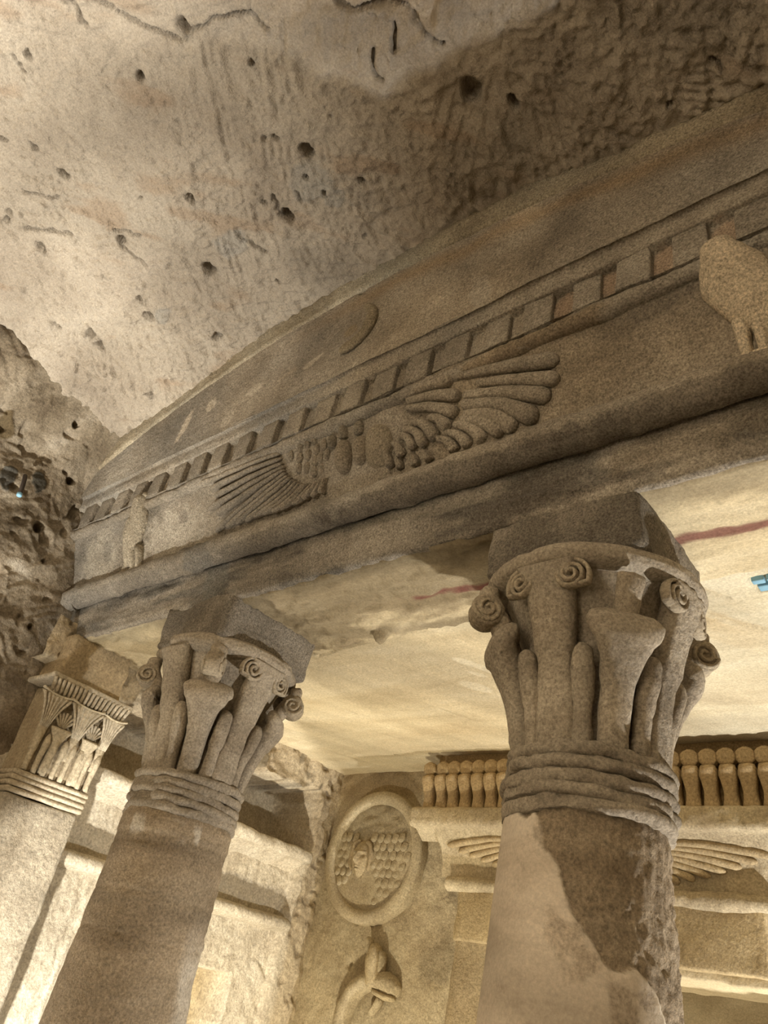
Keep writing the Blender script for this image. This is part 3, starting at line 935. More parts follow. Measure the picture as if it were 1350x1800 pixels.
    lathe('capital_bell', ax, [(2.24, .165), (2.40, .168), (2.50, .18), (2.60, .205), (2.70, .245), (2.77, .275)], M_col, T, 30, 64, .004, sd + 2)
    for q in range(4):
        a = 90 * q
        V, F = sweep_vf([polar(ax, a, .178, 2.25), polar(ax, a, .192, 2.42), polar(ax, a, .222, 2.57), polar(ax, a, .262, 2.70), polar(ax, a, .285, 2.745)],
                        [(0, .056), (.34, .050), (.38, .057), (.7, .074), (.85, .086), (1, .094)], [(0, .030), (.34, .032), (.38, .040), (.8, .042), (1, .03)], radial(a), n=26, seg=26 if q == 1 else 18,
                        cap1=0, power=2.4, flute=(11 if q == 1 and which == 2 else 0), rough=.003, seed=sd + q)
        mk('papyrus_umbel', V, F, M_col, T, np.ones((len(V), 3)) * (1 + .16 * fbm(V, 8, 3, sd))[:, None])
        if which == 1 and q == 0:
            continue                                    # worn off on the front of this capital
        for s in (-1, 1):
            aa = a + 15.5 * s
            ct = polar(ax, aa, .272, 2.692)
            rd = radial(a + 10 * s)
            tg = np.array([-rd[1], rd[0], 0])
            up = np.array([0, 0, 1.0])
            pts = []
            for k in range(58):
                u = k / 57
                ph = u * 2 * PI * 2.6
                r = .006 + .045 * u
                pts.append(ct + rd * (.022 - .006 * u) + s * tg * r * math.cos(ph) * -1 + up * r * math.sin(ph))
            # tail running down to the umbel
            pts += [ct + s * tg * (-.040) + up * -.030 + rd * .004, ct + s * tg * (-.036) + up * -.075 - rd * .012]
            V, F = sweep_vf(pts, .0068, [(0, .018), (1, .016)], rd, n=130, seg=8, cap0=.02, cap1=.03, rough=.0015, seed=sd + q)
            mk('spiral', V, F, M_col, T, (1.05, 1.03, .98))
    for q in range(4):
        a = 45 + 90 * q
        # broad lower leaf with an overhanging lip
        V, F = sweep_vf([polar(ax, a, .178, 2.25), polar(ax, a, .196, 2.36), polar(ax, a, .222, 2.45), polar(ax, a, .254, 2.51), polar(ax, a, .270, 2.545), polar(ax, a, .256, 2.575), polar(ax, a, .225, 2.585)],
                        [(0, .038), (.25, .042), (.42, .058), (.6, .090), (.75, .104), (.88, .098), (1, .07)], [(0, .030), (.42, .040), (.7, .038), (1, .03)], radial(a), n=34, seg=22, cap1=.06, power=2.6, rough=.003, seed=sd + 7 + q)
        mk('corner_leaf', V, F, M_col, T, np.ones((len(V), 3)) * (1 + .16 * fbm(V, 8, 3, sd + 1))[:, None])
        broken = which == 2 and q == 0
        V, F = sweep_vf([polar(ax, a, .215, 2.50), polar(ax, a, .262, 2.60), polar(ax, a, .300, 2.665)] + ([polar(ax, a, .318, 2.70), polar(ax, a, .315, 2.745)] if not broken else [polar(ax, a, .312, 2.70)]),
                        [(0, .034), (1, .036)], [(0, .03), (1, .03)], radial(a), n=18, seg=12, cap1=.12, power=2.6, rough=.004, seed=sd + 17 + q)
        stem = mk('volute_stem', V, F, M_col, T, (1.0, .98, .95))
        if broken:
            continue
        # rolled corner volute: a drum with a spiral on each cheek
        rd = radial(a)
        tg = np.array([-rd[1], rd[0], 0])
        ct = polar(ax, a, .322, 2.655)
        n = 28
        an = np.linspace(0, 2 * PI, n, endpoint=False)
        ring = lambda r, off: np.stack([ct + tg * off + rd * r * math.cos(p) + np.array([0, 0, 1]) * r * math.sin(p) for p in an])
        V = np.vstack([ring(.004, -.034), ring(.040, -.034), ring(.049, -.030), ring(.047, -.012), ring(.047, .012), ring(.049, .030), ring(.040, .034), ring(.004, .034)])
        V = V + .003 * np.stack([fbm(V, 20, 3, sd + k) for k in range(3)], -1)
        F = quads(8, n, wrap=True).tolist() + [list(range(n)), list(range(7 * n, 8 * n))[::-1]]
        vo = mk('corner_volute', V, F, M_col, T, (1.0, .98, .93))
        for s in (-1, 1):
            pts = []
            for k in range(40):
                u = k / 39
                ph = .6 + u * 2 * PI * 1.9
                r = .006 + .036 * u
                pts.append(ct + tg * s * .035 + rd * r * math.cos(ph) + np.array([0, 0, 1]) * r * math.sin(ph))
            V, F = sweep_vf(pts, .0065, .008, tg * s, n=64, seg=8, cap0=.02, cap1=.03)
            mk('volute_coil', V, F, M_col, vo, (1.04, 1.02, .96))
    for q in range(8):
        a = 45 * q + 22.5
        a = round(a / 90 - .25) * 90 + 22 if q % 2 == 0 else (q // 2) * 90 + 67
        a = 90 * (q // 2) + (21.5 if q % 2 == 0 else 68.5)
        V, F = sweep_vf([polar(ax, a, .182, 2.25), polar(ax, a, .194, 2.36), polar(ax, a, .214, 2.44), polar(ax, a, .232, 2.52)],
                        [(0, .027), (.35, .024), (.42, .030), (.7, .031), (1, .024)], [(0, .024), (.4, .026), (.7, .032), (1, .026)], radial(a), n=22, seg=12, cap1=.12, rough=.003, seed=sd + 30 + q)
        mk('lotus_bud', V, F, M_col, T, np.ones((len(V), 3)) * (1 + .16 * fbm(V, 10, 3, sd + 3))[:, None])

    def lip_d(a, z, P):
        e = .012 * sstep(.1, .6, fbm(P, 7, 3, sd + 41))
        if which == 1:
            e = e + .045 * sstep(-75, -55, a) * sstep(0, -12, a) * sstep(-.5, .3, fbm(P, 9, 3, 5))
        return -e
    lathe('capital_lip', ax, [(2.725, .10), (2.728, .285), (2.738, .312), (2.755, .322), (2.778, .318), (2.796, .295), (2.80, .10)], M_col, T, 22, 96, .006, sd + 42, lip_d, fr=8)
    V, F = box_vf(ax[0] - .245, ax[0] + .245, ax[1] - .242, ax[1] + .25, 2.78, 2.985, .022, .012, sd + 50, .022)
    t = np.ones((len(V), 3)) * (.95 + .2 * fbm(V, 5, 4, sd + 51))[:, None]
    k = sstep(1.66, 1.62, V[:, 1])
    t = t * (1 - .25 * k[:, None] * sstep(-.3, .4, fbm(V, 6, 3, 3))[:, None])
    mk('abacus', V, F, M_fac, T, t)
    return T


column(C2, 'stone_column', 'thick stone column with pale plaster patch and eroded right flank', 2)
column(C1, 'stone_column', 'slender banded stone column standing before the side wall niche', 1)

# ------------------------------------------------------------------ vestibule ceiling
X = spaced(-4.25, .03, -4.0, .0085, -.4, .04, 1.5)
Y = spaced(2.1, .0085, 3.75, .03, 4.0)
gx, gy = np.meshgrid(X, Y, indexing='ij')
P = np.stack([gx, gy, 0 * gx], -1)
c57, s57 = math.cos(1.0), math.sin(1.0)
u, v = gx * c57 + gy * s57, -gx * s57 + gy * c57
Q = np.stack([u * .8, v * 7, 0 * u], -1)
d = .008 * fbm(P, 1.6, 3, 2) + .004 * fbm(Q, 1.5, 4, 3) + .0012 * fbm(P, 30, 3, 4)
edge = sstep(2.45, 2.12, gy + .18 * fbm(P, 3, 3, 7) + .08 * (gx + 2.4))
d += edge * (.006 * fbm(P, 14, 4, 9))
for (hx, hy, a, b, ro) in [(-2.05, 2.14, .055, .022, .6), (-1.765, 2.55, .03, .012, .9), (-2.885, 2.85, .035, .014, .9), (-3.05, 3.55, .09, .008, 1.0), (-2.58, 2.20, .05, .012, .3), (-2.3, 3.0, .10, .006, 1.1), (-1.2, 3.0, .2, .006, 1.0)]:
    cc, ss = math.cos(ro), math.sin(ro)
    q = np.hypot(((gx - hx) * cc + (gy - hy) * ss) / a, (-(gx - hx) * ss + (gy - hy) * cc) / b) + .2 * fbm(P, 20, 2, 5)
    d += .03 * (1 - sstep(.5, 1.0, q))
for c in ([(-.84, 2.43), (-.76, 2.46), (-.73, 2.50), (-.65, 2.57), (-.5, 2.66)], [(-2.55, 2.23), (-2.05, 2.15), (-1.85, 2.2), (-1.7, 2.45)], [(-.8, 2.2), (-.7, 2.32)], [(-1.5, 2.5), (-1.2, 2.75)]):
    d += .012 * (1 - sstep(.003, .010, polydist(gx + .012 * fbm(P, 16, 2, 3), gy + .012 * fbm(P, 16, 2, 4), c)))
pit = np.maximum(np.abs(gx + .565) / .045, np.abs(gy - 2.262) / .05) + .15 * fbm(P, 24, 2, 12)
d += .025 * (1 - sstep(.85, 1.05, pit))
t = np.ones(gx.shape + (3,)) * (1 + .13 * fbm(Q, 1.4, 4, 21))[..., None]
rt = sstep(-1.6, -1.0, gx)[..., None]
t *= 1 + rt * np.array([-.03, .02, .12])
k = sstep(.25, .7, fbm(Q, 1.2, 3, 31))[..., None] * sstep(2.9, 2.2, gy)[..., None]
t *= 1 - k * np.array([.22, .32, .45])
for bx, by, a, b in [(-1.98, 2.72, .09, .04), (-1.85, 2.55, .12, .03), (-1.95, 3.02, .05, .025), (-1.75, 2.86, .06, .03), (-1.9, 2.62, .05, .02)]:
    q = np.hypot(((gx - bx) * c57 + (gy - by) * s57) / a, (-(gx - bx) * s57 + (gy - by) * c57) / b) + .25 * fbm(P, 14, 3, 25)
    k = .8 * (1 - sstep(.85, 1.05, q))[..., None]
    t = t * (1 - k) + k * np.array([1.22, 1.28, 1.40])
V = np.stack([gx, gy, 2.975 + d], -1)
o = mk('ceiling', V.reshape(-1, 3), quads(len(X), len(Y), flip=True), M_vest, None, t.reshape(-1, 3))
tag(o, 'smooth cream streaked stone ceiling of the vestibule behind the columns', 'ceiling', kind='structure')
# blue paint flakes in a small recess
BL = thing('painted_fragment', 'small flake of light blue paint in a recess of the cream ceiling', 'paint', (-.565, 2.262, 2.98))
for (x0, x1, y0, y1) in [(-.602, -.563, 2.225, 2.25), (-.595, -.535, 2.262, 2.298), (-.558, -.53, 2.228, 2.252)]:
    V, F = box_vf(x0, x1, y0, y1, 2.972, 2.992, .02, .002, 3, .004)
    mk('flake', V, F, M_blue, BL)

# ------------------------------------------------------------------ vestibule left wall with the carved niche
Y = spaced(1.5, .0085, 3.95)
Z = spaced(0, .08, 1.2, .0085, 3.05)
gy, gz = np.meshgrid(Y, Z, indexing='ij')
P = np.stack([0 * gy, gy, gz], -1)
wy_, wz_ = gy + .012 * fbm(P, 12, 3, 2), gz + .012 * fbm(P, 12, 3, 3)
x0 = np.full(gy.shape, -3.79)
inside = sstep(3.66, 3.63, wy_)
rec = sstep(2.40, 2.41, wz_) * sstep(2.80, 2.785, wz_ + .04 * fbm(P, 6, 2, 8)) * inside
mid = sstep(2.41, 2.40, wz_) * sstep(1.98, 1.99, wz_) * sstep(3.62, 3.60, wy_)
low = sstep(1.99, 1.98, wz_) * sstep(3.58, 3.56, wy_)
nic = sstep(1.69, 1.68, wz_) * sstep(2.40, 2.41, wy_) * sstep(3.31, 3.30, wy_)
x0 = x0 - .45 * rec - .10 * mid - .05 * low - .40 * nic
d = .010 * fbm(P, 4, 4, 12) + .005 * fbm(P, 18, 4, 13)
tmw, _, _ = toolmarks(gy, gz, 30, (1.6, 1.2), (3.9, 3), 14, 42, 7)
d += .0065 * tmw * (low + mid + .4)
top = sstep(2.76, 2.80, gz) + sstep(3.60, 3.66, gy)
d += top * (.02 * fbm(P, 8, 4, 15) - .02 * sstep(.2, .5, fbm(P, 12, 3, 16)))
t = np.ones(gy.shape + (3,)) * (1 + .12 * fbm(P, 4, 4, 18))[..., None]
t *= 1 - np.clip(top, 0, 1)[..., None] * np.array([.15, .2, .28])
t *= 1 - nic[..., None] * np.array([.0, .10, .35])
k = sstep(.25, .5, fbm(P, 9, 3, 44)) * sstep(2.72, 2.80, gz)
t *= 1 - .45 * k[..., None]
V = np.stack([x0 + d, gy, gz], -1)
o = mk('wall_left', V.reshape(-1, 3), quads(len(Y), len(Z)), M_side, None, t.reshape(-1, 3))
tag(o, 'brightly lit vestibule side wall cut back around a niche', 'wall', kind='structure')

NI = thing('niche_cornice', 'projecting stone cornice and ledge over the side wall niche', 'cornice', (-3.85, 2.8, 1.96))


def bar_y(name, prof, y0, y1, parent, mat, seed, amp=.006):
    ys = spaced(y0, .012, y1)
    prof = np.asarray(prof, float)
    L = np.concatenate([[0], np.cumsum(np.linalg.norm(np.diff(prof, axis=0), axis=1))])
    n = int(L[-1] / .012) + 2
    s = np.linspace(0, L[-1], n)
    px, pz = np.interp(s, L, prof[:, 0]), np.interp(s, L, prof[:, 1])
    gy, i = np.meshgrid(ys, np.arange(n), indexing='ij')
    P = np.stack([px[i], gy, pz[i]], -1)
    P = P + np.stack([amp * fbm(P, 9, 4, seed), 0 * gy, amp * fbm(P, 9, 4, seed + 3)], -1)
    F = quads(len(ys), n).tolist() + [list(range(n)), list(range((len(ys) - 1) * n, len(ys) * n))[::-1]]
    return mk(name, P.reshape(-1, 3), F, mat, parent, np.ones((len(ys) * n, 3)) * (1 + .1 * fbm(P.reshape(-1, 3), 5, 3, seed))[:, None])


bar_y('upper_cornice', [(-4.26, 2.44), (-3.83, 2.435), (-3.745, 2.42), (-3.735, 2.385), (-3.745, 2.358), (-3.80, 2.345), (-3.86, 2.315), (-3.92, 2.26)], 1.95, 3.63, NI, M_side, 5, .008)
bar_y('lower_ledge', [(-3.93, 2.035), (-3.80, 2.03), (-3.765, 2.015), (-3.755, 1.99), (-3.765, 1.965), (-3.80, 1.955), (-3.88, 1.945)], 1.9, 3.60, NI, M_side, 15, .005)

# ------------------------------------------------------------------ anta pilaster at the left end of the front
AN = thing('anta_pilaster', 'square wall pilaster with lotus capital beside the bedrock wall', 'pilaster', (-3.78, 1.76, 0))
XA = -3.66
V, F = box_vf(-4.0, XA, 1.57, 1.955, 0.0, 2.16, .035, .006, 300, .012)
mk('shaft', V, F, M_side, AN, np.ones((len(V), 3)) * (.74 + .12 * fbm(V * np.array([1, 1, 3]), 4, 4, 6))[:, None])
for i, zc in enumerate((2.175, 2.20, 2.225, 2.25)):
    V, F = box_vf(-4.0, XA + .012 + .003 * (i % 2), 1.556, 1.965, zc - .0125, zc + .0125, .03, .003, 310 + i, .011)
    mk('neck_band', V, F, M_side, AN, (1, .98, .95))
V, F = box_vf(-4.0, XA - .005, 1.60, 1.93, 2.26, 2.70, .04, .004, 320, .02)
mk('capital_core', V, F, M_side, AN, (.85, .8, .72))
V, F = box_vf(-4.0, XA + .035, 1.53, 2.0, 2.70, 2.725, .03, .003, 322, .008)
mk('capital_slab', V, F, M_side, AN)
V, F = box_vf(-4.0, XA - .03, 1.58, 1.95, 2.72, 2.97, .03, .012, 323, .02)
mk('capital_block', V, F, M_side, AN, np.ones((len(V), 3)) * (np.array([.82, .75, .64]) * (1 + .2 * fbm(V, 8, 3, 9))[:, None]))
UPX = np.array([1.0, 0, 0])


def ap(y, z, out=0.0):
    return np.array([XA + out, y, z])


yc = 1.765
for k in range(19):                                          # row of small tongues under the slab
    y = 1.548 + k * .0245
    sweep('tongue', [ap(y - (y - yc) * .08, 2.635, .012), ap(y, 2.705, .034)], .0095, .012, UPX, M_side, AN, n=8, seg=8, cap0=.25, cap1=.1)
for (c, hw) in ((1.60, .085), (1.775, .10), (1.93, .07)):    # three open lotus flowers
    fl = sweep('lotus_flower', [ap(c, 2.36, .0), ap(c, 2.48, .006), ap(c, 2.58, .014), ap(c, 2.625, .022)], [(0, .020), (.45, .026), (.75, hw * .62), (1, hw)], .016, UPX, M_side, AN, (.95, .92, .86), n=18, seg=14, cap1=0, power=2.6, rough=.002)
    for j in range(-3, 4):
        sweep('petal', [ap(c + j * .006, 2.47, .016), ap(c + j * hw * .16, 2.56, .024), ap(c + j * hw * .29, 2.622, .034)], [(0, .004), (1, .0085)], .008, UPX, M_side, fl, n=10, seg=6, cap1=.1)
    arc = [ap(c + hw * 1.05 * q, 2.632 - .016 * (1 - q * q) + .006, .030) for q in np.linspace(-1, 1, 9)]
    sweep('flower_rim', arc, .006, .014, UPX, M_side, fl, (1.1, 1.08, 1.02), n=16, seg=6, cap0=.04, cap1=.04)
for (c, hw) in ((1.69, .062), (1.855, .055)):                # two lower bells with fan above
    lf = sweep('bell_leaf', [ap(c, 2.27, .0), ap(c, 2.38, .008), ap(c, 2.45, .016), ap(c, 2.488, .030)], [(0, .020), (.5, .022), (.8, hw * .75), (1, hw)], .018, UPX, M_side, AN, (1.02, 1.0, .95), n=16, seg=14, cap1=.04, power=2.6, rough=.002)
    for j in range(-3, 4):
        a = j * .33
        sweep('fan_petal', [ap(c + .012 * math.sin(a), 2.495, .004), ap(c + .045 * math.sin(a), 2.50 + .045 * math.cos(a), .010), ap(c + .068 * math.sin(a), 2.50 + .07 * math.cos(a), .014)], [(0, .005), (1, .009)], .009, UPX, M_side, lf, n=10, seg=6, cap1=.15)
for k in range(8):                                           # bud stems along the foot
    y = 1.60 + k * .0475
    sweep('lotus_bud', [ap(y, 2.265, .002), ap(y, 2.34, .006), ap(y, 2.40, .016), ap(y, 2.45, .012)], [(0, .013), (.45, .014), (.75, .018), (1, .008)], [(0, .014), (.7, .020), (1, .01)], UPX, M_side, AN, (1.0, .98, .93), n=14, seg=8, cap1=.15, rough=.002, seed=k)

# ------------------------------------------------------------------ back wall
X = spaced(-4.1, .0085, -2.2, .05, 1.5)
Z = spaced(0, .08, 1.2, .0085, 3.05)
gx, gz = np.meshgrid(X, Z, indexing='ij')
P = np.stack([gx, 0 * gx, gz], -1)
d = .012 * fbm(P, 3.5, 4, 3) + .006 * fbm(P, 16, 4, 4)
d += .012 * sstep(-3.7, -3.9, gx) * fbm(P, 12, 3, 6)
d -= .10 * sstep(.02, .012, np.hypot(gx + 3.66, (gz - 2.66) * .7)) + .03 * np.exp(-((gx + 3.42) ** 2 + (gz - 1.86) ** 2) / .02 ** 2)
op = sstep(-2.28, -2.26, gx) * sstep(-.62, -.64, gx) * sstep(2.06, 2.04, gz)
t = np.ones(gx.shape + (3,)) * (1 + .16 * fbm(P, 4, 4, 8))[..., None]
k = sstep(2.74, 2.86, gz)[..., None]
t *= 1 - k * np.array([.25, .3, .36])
q = sstep(.1, .45, fbm(P, 4, 3, 13)) * sstep(-3.0, -2.9, gx)
t *= 1 - .3 * q[..., None]
V = np.stack([gx, 3.80 - d, gz], -1).reshape(-1, 3)
F = quads(len(X), len(Z), flip=True)
F = F[op.reshape(-1)[F].max(1) < .5]
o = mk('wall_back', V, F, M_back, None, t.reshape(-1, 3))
tag(o, 'yellowish carved back wall of the vestibule around the doorway', 'wall', kind='structure')

# round shield
SH = thing('round_shield_relief', 'round carved shield with a small face among overlapping scales', 'relief', (-3.345, 3.79, 2.065))
sc, sr = np.array([-3.345, 2.45]), .385
BN = np.array([0, -1.0, 0])


def bp_(x, z, out=0.0):
    return np.array([x, 3.79 - out, z])


n = 72
an = np.linspace(0, 2 * PI, n, endpoint=False)
prof = [(1.0, -.03), (1.0, .045), (.985, .058), (.90, .066), (.83, .064), (.805, .052), (.79, .03)]
V = np.vstack([[bp_(sc[0] + sr * r * math.cos(p), sc[1] + sr * r * math.sin(p), h) for p in an] for r, h in prof])
V += np.array([0, -1, 0]) * (.006 * fbm(V, 7, 4, 3))[:, None]
mk('shield_rim', V, quads(len(prof), n, wrap=True, flip=True), M_back, SH, np.ones((len(V), 3)) * (1.04 + .1 * fbm(V, 5, 3, 3))[:, None])
rr = np.linspace(0, .81, 30)
V = np.vstack([[bp_(sc[0] + sr * r * math.cos(p), sc[1] + sr * r * math.sin(p), .034 + .016 * (1 - r * r)) for p in an] for r in rr])
up_ = sstep(2.44, 2.62, V[:, 2])
V += np.array([0, -1, 0]) * (.006 * fbm(V, 12, 4, 5) + up_ * (.012 * fbm(V * np.array([1, 1, 2]), 12, 4, 6) - .012))[:, None]
mk('shield_field', V, quads(len(rr), n, wrap=True, flip=True), M_back, SH, np.ones((len(V), 3)) * (1 - .22 * up_ + .08 * fbm(V, 8, 3, 3))[:, None])
scale_me = None
fc = np.array([-3.425, 2.43])
rows = 0
for r_ in range(11):
    for c_ in range(12):
        x = -3.64 + c_ * .054 + (.027 if r_ % 2 else 0) + random.uniform(-.006, .006)
        z = 2.70 - r_ * .05 + random.uniform(-.006, .006)
        if math.hypot(x - sc[0], z - sc[1]) > .285 or math.hypot((x - fc[0]) / .8, z - fc[1]) < .105:
            continue
        if z > 2.59 or math.hypot((x + 3.40), (z - 2.27)) < .12 or (abs(x - fc[0]) < .07 and z > 2.43):
            continue
        if scale_me is None:
            V, F = sweep_vf([np.array([0, 0, .030]), np.array([0, -.006, 0]), np.array([0, -.010, -.030])], [(0, .022), (.6, .027), (1, .022)], [(0, .006), (1, .011)], (0, -1, 0), n=10, seg=8, cap0=.1, cap1=.35, rough=.002)
            so = mk('scale', V, F, M_back, SH, local=True)
            scale_me = so.data
        else:
            so = bpy.data.objects.new('scale', scale_me)
            COL.objects.link(so)
            so.parent = SH
        hh = .034 + .016 * (1 - ((x - sc[0]) ** 2 + (z - sc[1]) ** 2) / sr ** 2)
        lo = wloc(SH)
        so.location = (x - lo[0], 3.79 - hh - lo[1] + .006, z - lo[2])
        so.rotation_euler = (random.uniform(-.1, .1), random.uniform(-.25, .25) + (x - sc[0]) * .8, 0)
# the face
nu, nv = 44, 56
uu, vv = np.meshgrid(np.linspace(-1, 1, nu), np.linspace(-1, 1, nv), indexing='ij')
r2 = np.clip(uu ** 2 + vv ** 2, 0, 1)
sq_u, sq_v = uu * np.sqrt(1 - vv ** 2 / 2), vv * np.sqrt(1 - uu ** 2 / 2)
h = .062 * np.sqrt(np.clip(1 - sq_u ** 2 - sq_v ** 2, 0, 1))
g = lambda a, b, sa, sb: np.exp(-((sq_u - a) / sa) ** 2 - ((sq_v - b) / sb) ** 2)
h += .030 * g(0, -.05, .13, .28) + .012 * g(0, -.22, .2, .10) - .020 * (g(-.36, .12, .2, .11) + g(.36, .12, .2, .11)) + .010 * (g(-.36, .10, .12, .06) + g(.36, .10, .12, .06))
h += .010 * (g(-.36, .30, .26, .06) + g(.36, .30, .26, .06)) + .012 * g(0, -.47, .24, .05) + .013 * g(0, -.60, .20, .06) - .012 * g(0, -.53, .26, .022) + .012 * g(0, -.82, .22, .14)
jaw = 1 - .22 * sstep(0, -1, sq_v)
V = np.stack([fc[0] + .078 * sq_u * jaw, 3.79 - .030 - h, fc[1] - .005 + .110 * sq_v], -1)
mk('face', V.reshape(-1, 3), quads(nu, nv, flip=True), M_back, SH, (1.05, 1.02, .95))
for s in (-1, 1):
    sweep('hair_lock', [bp_(fc[0] + s * .02, fc[1] + .10, .05), bp_(fc[0] + s * .065, fc[1] + .07, .055), bp_(fc[0] + s * .078, fc[1] - .01, .05), bp_(fc[0] + s * .072, fc[1] - .075, .045)], [(0, .014), (.5, .018), (1, .010)], .022, BN, M_back, SH, (.85, .8, .72), n=18, seg=8, cap0=.1, cap1=.15, rough=.004)

# serpent with tall crown below the shield
SN = thing('serpent_relief', 'carved coiled serpent wearing a tall crown below the round shield', 'relief', (-3.3, 3.78, .75))
body = [(-3.02, 1.752), (-3.06, 1.785), (-3.12, 1.80), (-3.20, 1.795), (-3.285, 1.765), (-3.345, 1.69), (-3.37, 1.60), (-3.36, 1.48), (-3.28, 1.36), (-3.16, 1.28), (-3.10, 1.18), (-3.16, 1.08), (-3.30, 1.02), (-3.42, .95), (-3.38, .84), (-3.22, .78), (-3.02, .80)]
V, F = sweep_vf([bp_(x, z, .012) for x, z in body], [(0, .026), (.03, .046), (.07, .060), (.12, .056), (.2, .046), (.32, .052), (.6, .055), (.9, .03), (1, .012)], [(0, .05), (.1, .07), (1, .04)], BN, n=110, seg=14, cap0=.02, cap1=.03, rough=.004, seed=5)
mk('body', V, F, M_back, SN, np.ones((len(V), 3)) * (1.02 + .12 * fbm(V, 10, 3, 2))[:, None])
sweep('jaw', [bp_(-3.16, 1.755, .03), bp_(-3.08, 1.735, .035), bp_(-3.02, 1.735, .02)], [(0, .02), (1, .014)], .045, BN, M_back, SN, (1.02, 1, .95), n=12, seg=10, cap0=.1, cap1=.2, rough=.003)
sweep('beard', [bp_(-3.12, 1.725, .02), bp_(-3.15, 1.68, .015), bp_(-3.185, 1.64, .01)], [(0, .022), (1, .012)], .03, BN, M_back, SN, n=10, seg=8, cap1=.2, rough=.003)
cr = sweep('crown', [bp_(-3.165, 1.79, .03), bp_(-3.182, 1.85, .04), bp_(-3.19, 1.91, .04), bp_(-3.205, 1.985, .03)], [(0, .056), (.3, .046), (.55, .052), (.75, .044), (1, .026)], [(0, .055), (.6, .06), (1, .04)], BN, M_back, SN, (1.0, .97, .9), n=22, seg=14, cap1=.15, rough=.004)
sweep('crown_spike', [bp_(-3.215, 1.87, .03), bp_(-3.235, 1.94, .035), bp_(-3.262, 2.01, .03)], [(0, .018), (1, .012)], .035, BN, M_back, cr, n=12, seg=8, cap0=.1, cap1=.15, rough=.003)
sweep('crown_back', [bp_(-3.14, 1.83, .03), bp_(-3.135, 1.90, .035), bp_(-3.150, 1.95, .03)], [(0, .016), (1, .012)], .035, BN, M_back, cr, n=12, seg=8, cap0=.1, cap1=.15, rough=.003)

# ------------------------------------------------------------------ doorway surround in the back wall
DS = thing('door_surround', 'Egyptian style doorway surround with a row of cobras on top', 'doorway', (CX, 3.7, 0))
XD = spaced(-2.83, .012, -.83)


def door_sheet(name, prof, xs, seed, amp, mat=M_back, tint=(1, 1, 1), step=.012):
    ob = prof_sheet(name, prof, xs, lambda P: amp * fbm(P, 6, 4, seed) + amp * .6 * fbm(P, 24, 3, seed + 1),
                    lambda P: np.array(tint) * (1 + .16 * fbm(P, 4, 4, seed + 2))[..., None], mat, DS, step)
    return ob


V, F = box_vf(-2.80, -.86, 3.575, 3.83, 2.64, 3.0, .05, .004, 401, .01)
mk('cobra_frieze_ground', V, F, M_back, DS, (.62, .52, .4))
cob = None
for k in range(24):
    x = -2.80 + .0835 * k
    if cob is None:
        V, F = sweep_vf([np.array([0, .01, .0]), np.array([0, -.005, .08]), np.array([0, -.03, .15]), np.array([0, -.035, .19])], [(0, .040), (.3, .026), (.62, .039), (.85, .036), (1, .028)], [(0, .035), (.5, .035), (.85, .04), (1, .03)], (0, -1, 0), n=16, seg=16, cap1=.04, power=3.6, rough=.003)
        co = mk('cobra', V, F, M_back, DS, (1.05, .95, .82), local=True)
        V, F = sweep_vf([np.array([0, .015, 0]), np.array([0, -.042, .0])], .044, .042, (0, 0, 1), n=12, seg=14, cap0=.1, cap1=.3, rough=.003)
        di = mk('sun_disc', V, F, M_back, co, (.95, .85, .72), local=True)
        cob, dsk = co, di
    else:
        co = cob.copy()
        COL.objects.link(co)
        di = dsk.copy()
        COL.objects.link(di)
        di.parent = co
    lo = wloc(DS)
    co.location = (x + random.uniform(-.003, .003) - lo[0], 3.548 - lo[1], 2.655 - lo[2])
    di.location = (random.uniform(-.004, .004), -.018, .224)
door_sheet('cornice_shelf', [(3.80, 2.665), (3.50, 2.66), (3.47, 2.645), (3.465, 2.57), (3.475, 2.555), (3.53, 2.55), (3.60, 2.50)], spaced(-2.86, .012, -.80), 411, .005)
door_sheet('cavetto', [(3.50, 2.56), (3.53, 2.54), (3.60, 2.47), (3.63, 2.40), (3.64, 2.33)], spaced(-2.72, .012, -.94), 415, .004)
TD = [(3.635 - .04 * math.cos(a), 2.30 + .036 * math.sin(a)) for a in np.linspace(-2.2, 2.2, 14)]
door_sheet('torus', TD, spaced(-2.66, .012, -1.0), 418, .005)
V, F = box_vf(-2.60, -1.06, 3.64, 3.84, 2.035, 2.30, .03, .006, 421, .012)
t = np.ones((len(V), 3)) * (np.array([.92, .86, .74]) * (1 + .2 * fbm(V, 5, 4, 4))[:, None])
mk('lintel', V, F, M_back, DS, t)
for (xa, xb) in ((-2.60, -2.26), (-.66, -.5)):
    V, F = box_vf(xa, xb, 3.648, 3.84, 0.0, 2.07, .04, .008, 425, .015)
    mk('jamb', V, F, M_back, DS, np.ones((len(V), 3)) * (np.array([.86, .82, .76]) * (1 + .25 * fbm(V, 4, 4, 4))[:, None]))
V, F = box_vf(-2.30, -.64, 3.70, 4.15, 2.0, 2.06, .03, .010, 430, .01)
mk('door_soffit', V, F, M_vest, DS)
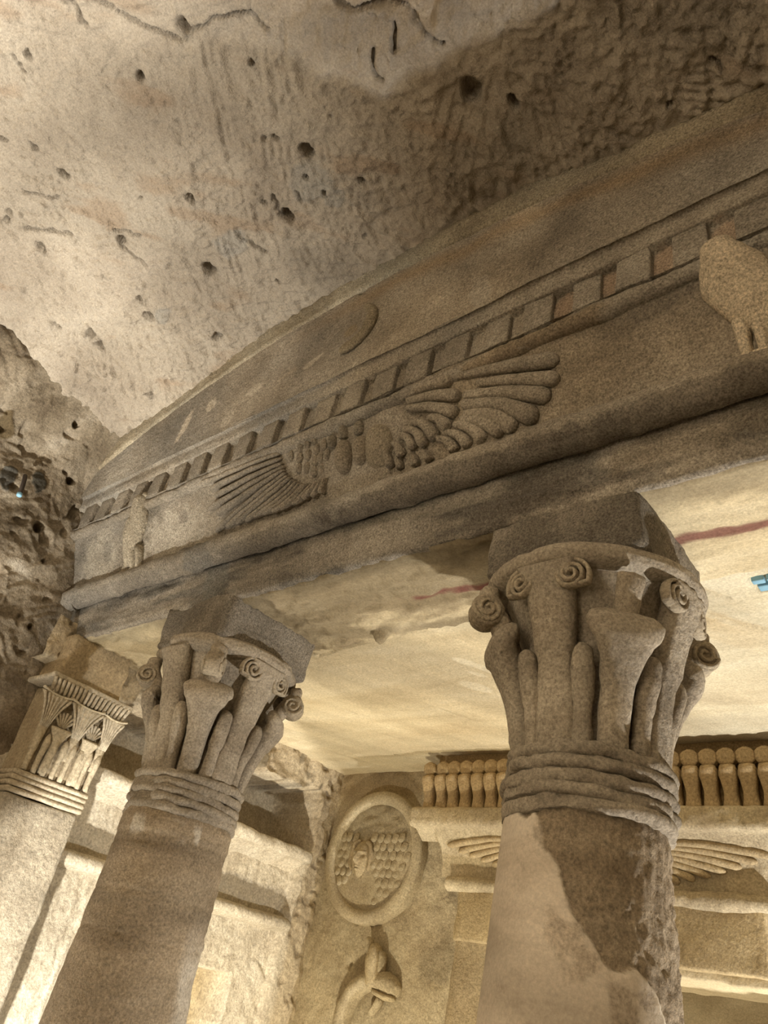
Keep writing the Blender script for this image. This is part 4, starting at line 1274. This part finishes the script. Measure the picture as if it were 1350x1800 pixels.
# wings of the disc on the cavetto
for s in (-1, 1):
    for k in range(10):
        u = k / 9
        x1 = CX + s * (.10 + .16 * u)
        x2 = CX + s * (.22 + .62 * u)
        z1 = 2.41 + .10 * u
        z2 = 2.345 + .135 * u ** 1.6
        cy = lambda z: float(np.interp(z, [2.33, 2.40, 2.47, 2.54], [3.636, 3.626, 3.596, 3.528]))
        zm = (z1 + z2) / 2 + .018
        sweep('wing_feather', [(x1, cy(z1), z1), ((x1 + x2) / 2, cy(zm), zm), (x2, cy(z2), z2)], [(0, .009), (.6, .018), (1, .019)], .016, (0, -.9, -.4), M_back, DS, (.98, .92, .82), n=14, seg=8, cap1=.10, rough=.002, seed=k)
sweep('wing_disc', [(CX, 3.60, 2.50), (CX, 3.62, 2.38)], .07, .03, (0, -.9, -.4), M_back, DS, n=14, seg=16, cap0=.45, cap1=.45)

# ------------------------------------------------------------------ burial chamber beyond the doorway, floor and unseen walls
def slab(name, x0, x1, y0, y1, z0, z1, mat, label, cat, step=.25, rough=.01, seed=0):
    V, F = box_vf(x0, x1, y0, y1, z0, z1, step, rough, seed, .01)
    return tag(mk(name, V, F, mat), label, cat, kind='structure')


slab('wall_chamber', -3.2, .4, 5.6, 5.75, 0, 3.0, M_vest, 'lit cream chamber wall seen through the doorway', 'wall', .05, .03, 500)
slab('ceiling_chamber', -3.2, .4, 4.1, 5.7, 2.75, 2.9, M_vest, 'cream stone ceiling of the burial chamber beyond the doorway', 'ceiling', .05, .03, 501)
slab('wall_chamber_left', -3.3, -3.1, 4.1, 5.7, 0, 2.9, M_vest, 'cream left wall of the burial chamber beyond the doorway', 'wall', .2, .02, 502)
slab('wall_chamber_right', .3, .5, 4.1, 5.7, 0, 2.9, M_vest, 'cream right wall of the burial chamber beyond the doorway', 'wall', .1, .02, 503)
slab('floor', -4.6, 1.9, -2.9, 5.8, -.15, 0, M_ceil, 'worn stone floor of the tomb', 'floor', .3, .01, 504)
slab('wall_right', 1.45, 1.65, -2.8, 4.0, 0, 4.6, M_ceil, 'rock wall on the right side of the antechamber', 'wall', .3, .02, 505)
slab('wall_front', -4.4, 1.6, -2.8, -2.55, 0, 4.6, M_ceil, 'rock wall at the entrance side of the antechamber', 'wall', .3, .02, 506)

# iron bracket in the bedrock wall
BR = thing('iron_bracket', 'small rusty iron bracket with pale blue tip set in the bedrock wall', 'bracket', (-3.84, 1.03, 3.50))
sweep('bar', [(-3.86, 1.02, 3.66), (-3.83, 1.025, 3.60), (-3.815, 1.03, 3.525)], .012, .012, (1, 0, 0), M_rust, BR, n=10, seg=8, cap0=.05, cap1=.05)
sweep('tip', [(-3.816, 1.03, 3.53), (-3.81, 1.032, 3.508)], .015, .014, (1, 0, 0), M_blue, BR, n=8, seg=8, cap0=.1, cap1=.3)
